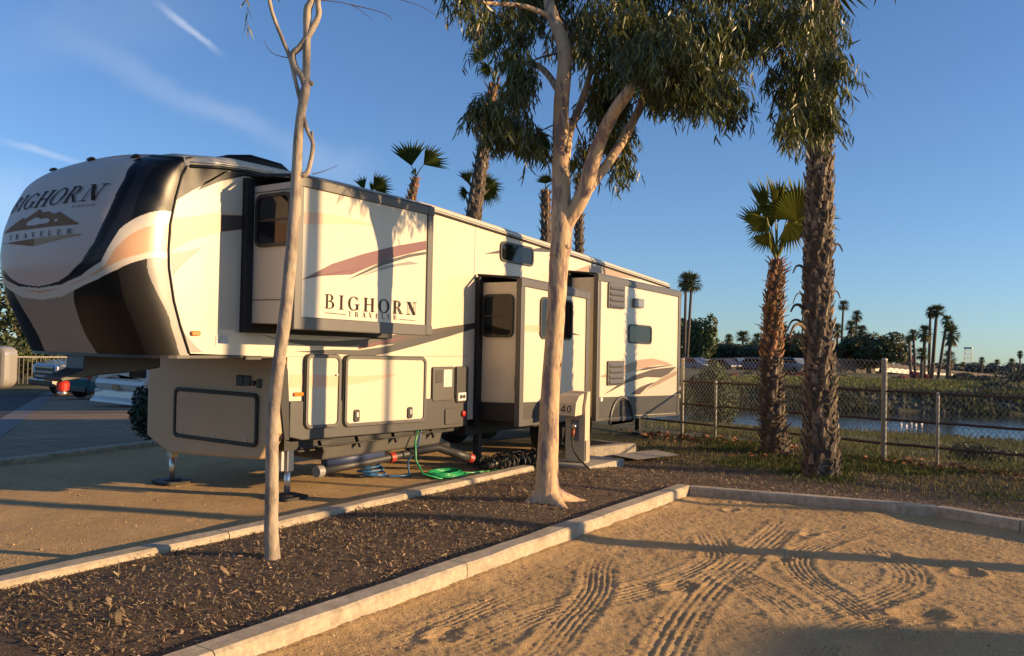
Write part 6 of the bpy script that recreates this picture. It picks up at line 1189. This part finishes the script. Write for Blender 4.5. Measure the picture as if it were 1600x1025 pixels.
def motorhome(label, x, y, rz):
    '''bus-fronted coach pointing +x, origin at the front right corner on the ground'''
    t = thing('parked_motorhome', label, 'motorhome', (0, 0, 0)); q = MB()
    q.prism([(-8, .55), (-.12, .62), (0, .80), (.0, 1.36), (-.10, 1.45), (-.75, 2.75), (-1.0, 2.9), (-8, 2.9)], 0, 2.4, 'y', rvw); q.build('body', t, bevel=.05, seg=3)
    q = MB(); q.prism([(-.12, 1.50), (-.68, 2.62), (-.72, 2.62), (-.2, 1.50)], .15, 2.25, 'y', glass); q.v = [(v[0]+.06, v[1], v[2]) for v in q.v]; q.build('windscreen', t)
    for x0 in (-2.0, -4.2, -6.4): q = MB(); q.box(x0, x0+1.1, -.02, .01, 1.6, 2.3, glass); q.build('side_window', t, bevel=.02)
    q = MB(); q.prism([(-8, .35), (-.25, .40), (-.02, .62), (-.02, .75), (-8, .75)], -.012, 2.412, 'y', plast); q.build('lower_skirt', t, bevel=.02)
    for s_ in (0, 1):
        yy = .115 if s_ == 0 else 2.285; q = MB(); q.prism(rrect(yy-.085, yy+.085, 1.545, 1.775, .045), .12, .24, 'x', silver); M_ = q.build('mirror', t, bevel=.03, seg=3)
        q = MB(); q.tube([(-.06, .18 if s_ == 0 else 2.22, 1.40), (.1, yy+(.05 if s_ == 0 else -.05), 1.46), (.16, yy, 1.53)], .02, 7, whitep); q.build('mirror_arm', M_)
    for wx in (-1.6, -6.3):
        for wy, o_ in ((.2, -1), (2.2, 1)): wheel(t, wx, wy, .44, .28, out=o_)
    t.location = (x, y, 0); t.rotation_euler = (0, 0, rz); return t
pc = Fh*4.42-Rh*2.72
MH = motorhome('pale motorhome cut off by the left edge with only its mirror and front corner showing', pc.x, pc.y, YAW)
dup(MH, (12.5, -14.2, 0), 0, label='pale motorhome standing outside the view whose shadow falls on the sand')
NT = thing('shading_trailer', 'white travel trailer added out of sight behind the long cream trailer to shade the lot', 'trailer', (16.2, 20.7, -.3)); q = MB()  # unseen trailer added so its shadow covers the lot and vehicles beyond the strip
q.prism([(16.2, .35), (16.2, 2.6), (16.6, 3.0), (27.2, 3.0), (27.4, 2.7), (27.4, .35)], 19.5, 22.0, 'y', rvw); q.build('body', NT, bevel=.05)
for x0 in (17.4, 20.2, 24.0):
    for yy in (19.47, 22.0): q = MB(); q.box(x0, x0+1.2, yy, yy+.03, 1.5, 2.2, glass); q.build('window', NT, bevel=.01)
for wx in (21.6, 22.6):
    for wy, o_ in ((19.7, -1), (21.8, 1)): wheel(NT, wx, wy, .38, .24, out=o_, z=-.3)
# teal car with its tail to us
SV = thing('teal_car', 'teal compact suv parked tail towards us under the trailer nose', 'car', (0, 0, 0)); q = MB()
arc_ = lambda cx, r: [(cx+r*math.cos(a), .33+r*math.sin(a)) for a in np.linspace(PI, 0, 12)]
q.prism([(0, .35), (.35, .30)]+arc_(.82, .40)+[(1.3, .28), (2.9, .28)]+arc_(3.35, .40)+[(3.85, .30), (4.2, .4), (4.25, .75), (3.9, .92), (2.95, 1.0), (.1, 1.02), (-.02, .8)], -.9, .9, 'y', teal); q.build('body', SV, bevel=.06, seg=3)
q = MB(); q.prism([(.05, 1.0), (.30, 1.48), (.7, 1.60), (2.0, 1.58), (3.0, 1.0)], -.78, .78, 'y', teal); q.build('cabin', SV, bevel=.07, seg=3)
q = MB(); q.prism([(.5, 1.04), (.62, 1.48), (1.95, 1.50), (2.75, 1.04)], -.787, .787, 'y', glass); q.prism([(.045, 1.06), (.27, 1.46), (.32, 1.46), (.10, 1.06)], -.65, .65, 'y', glass); q.build('windows', SV)
for s in (-1, 1):
    q = MB(); q.prism([(s*.62, .86), (s*.90, .80), (s*.90, .97), (s*.70, .98)], -.03, .10, 'x', redp); q.build('tail_light', SV, bevel=.015)
    q = MB(); q.box(-.06, 4.2, s*.86, s*.905, .26, .40, plast); q.build('sill_cladding', SV, bevel=.02)
    for wx in (.82, 3.35): wheel(SV, wx, s*.80, .34, .22, out=s, spokes=10)
q = MB(); q.box(-.05, .02, -.75, .75, .32, .52, plast); q.build('rear_bumper', SV, bevel=.02)
SV.location = (18.5, 35.4, -.95); SV.rotation_euler = (0, 0, .10); SV.scale = (1.2, 1.2, 1.12)
# white coach: only its lower tail shows under the nose
CO = thing('white_motor_coach', 'white motor coach with brown mountain stripe seen from behind beneath the trailer nose', 'motor coach', (12.5, 21.4, 0))
q = MB(); q.prism([(22.55, .36), (22.55, 3.0), (22.3, 3.2), (20.35, 3.2), (20.1, 3.0), (20.1, .36)], 12.47, 20.5, 'x', rvw); q.build('body', CO, bevel=.05)
q = MB(); q.prism([(12.40, .30), (12.28, .20), (12.26, .12), (12.5, .12), (12.5, .55), (12.42, .50)], 20.12, 22.58, 'y', rvw); q.build('rear_skirt', CO, bevel=.02)
q = MB(); q.prism([(12.47, .55), (12.40, .58), (12.36, .72), (12.40, .84), (12.47, .86)], 20.15, 22.5, 'y', rvw); q.build('rear_bumper', CO, bevel=.02)
q = MB(); q.add([(12.462, y, z) for y, z in ((22.5, .90), (22.1, .87), (21.95, .94), (21.75, 1.0), (21.6, 1.01), (21.45, .93), (21.3, .88), (20.4, .87), (20.4, .91), (21.3, .91))][::-1], [tuple(range(10))], tan); q.build('mountain_stripe', CO)
q = MB(); q.box(12.35, 12.362, 21.28, 21.62, .54, .70, mat('orange_plate', (.38, .17, .05), .5)); q.build('number_plate', CO, bevel=.004)
q = MB(); q.prism(rrect(20.2, 20.95, .95, 1.2, .06), 12.44, 12.468, 'x', glass); q.build('rear_window', CO)
q = MB(); q.lathe([(.055, 0), (.055, .02), (.03, .03), (0, .031)], 12, steel, (0, 0, 0), 'x'); q.v = [(12.37-abs(v[0]), v[1]+22.40, v[2]+.48) for v in q.v]; q.build('reverse_lamp', CO)
for wx in (14.2, 18.7):
    for wy, o_ in ((20.3, -1), (22.35, 1)): wheel(CO, wx, wy, .45, .28, out=o_)
CO.location = (15.6, 26.75, -.58); CO.scale = (1.2, 1.25, 1.08)
# bush by the nose, fence and dark trees far left
clump_tree('clipped_bush', 'dark leafy bush beside the far corner of the trailer front', 'shrub', 8.6, 13.75, .48, .42, .62, 0, mat('bush_leaf_dark', (.022, .040, .014), .55, island=.5), 3800, None, .04, 9, 301)
PF_ = thing('picket_fence', 'dark iron picket fence with pale top rail at the far left', 'fence', (24, 54, -1.34)); q = MB(); p0 = Vector((15, 56, -1.34)); p1 = Vector((36, 52, -1.34)); 
for i in range(90): c = p0.lerp(p1, i/89); q.box(c.x-.03, c.x+.03, c.y-.03, c.y+.03, c.z+.05, c.z+1.75, darkst)
q.build('pickets', PF_); q = MB(); q.tube([p0+Vector((0, 0, 1.7)), p1+Vector((0, 0, 1.7))], .05, 6, conc); q.build('top_rail', PF_)
for i, (x, y, zc, rw, rh) in enumerate(((23.5, 62, 2.3, 4.0, 3.9), (29.5, 63, 2.6, 4.4, 4.2), (36, 61, 2.0, 4.4, 3.4), (17.5, 61, 2.0, 3.6, 3.5), (42, 57, 1.8, 3.8, 3.0), (26, 58.5, .3, 2.8, 1.7))):
    clump_tree('street_tree', ['dark tree behind the picket fence at far left', 'dark tree behind the pickup under the trailer nose', 'dark tree behind the teal car', 'dark tree at the left picture edge', 'dark tree behind the white coach', 'low dark bush at the picket fence'][i], 'tree', x, y, zc, rw, rh, -1.4, dk, 4200, 'dark trees at the far left', .2, 10, 320+i)
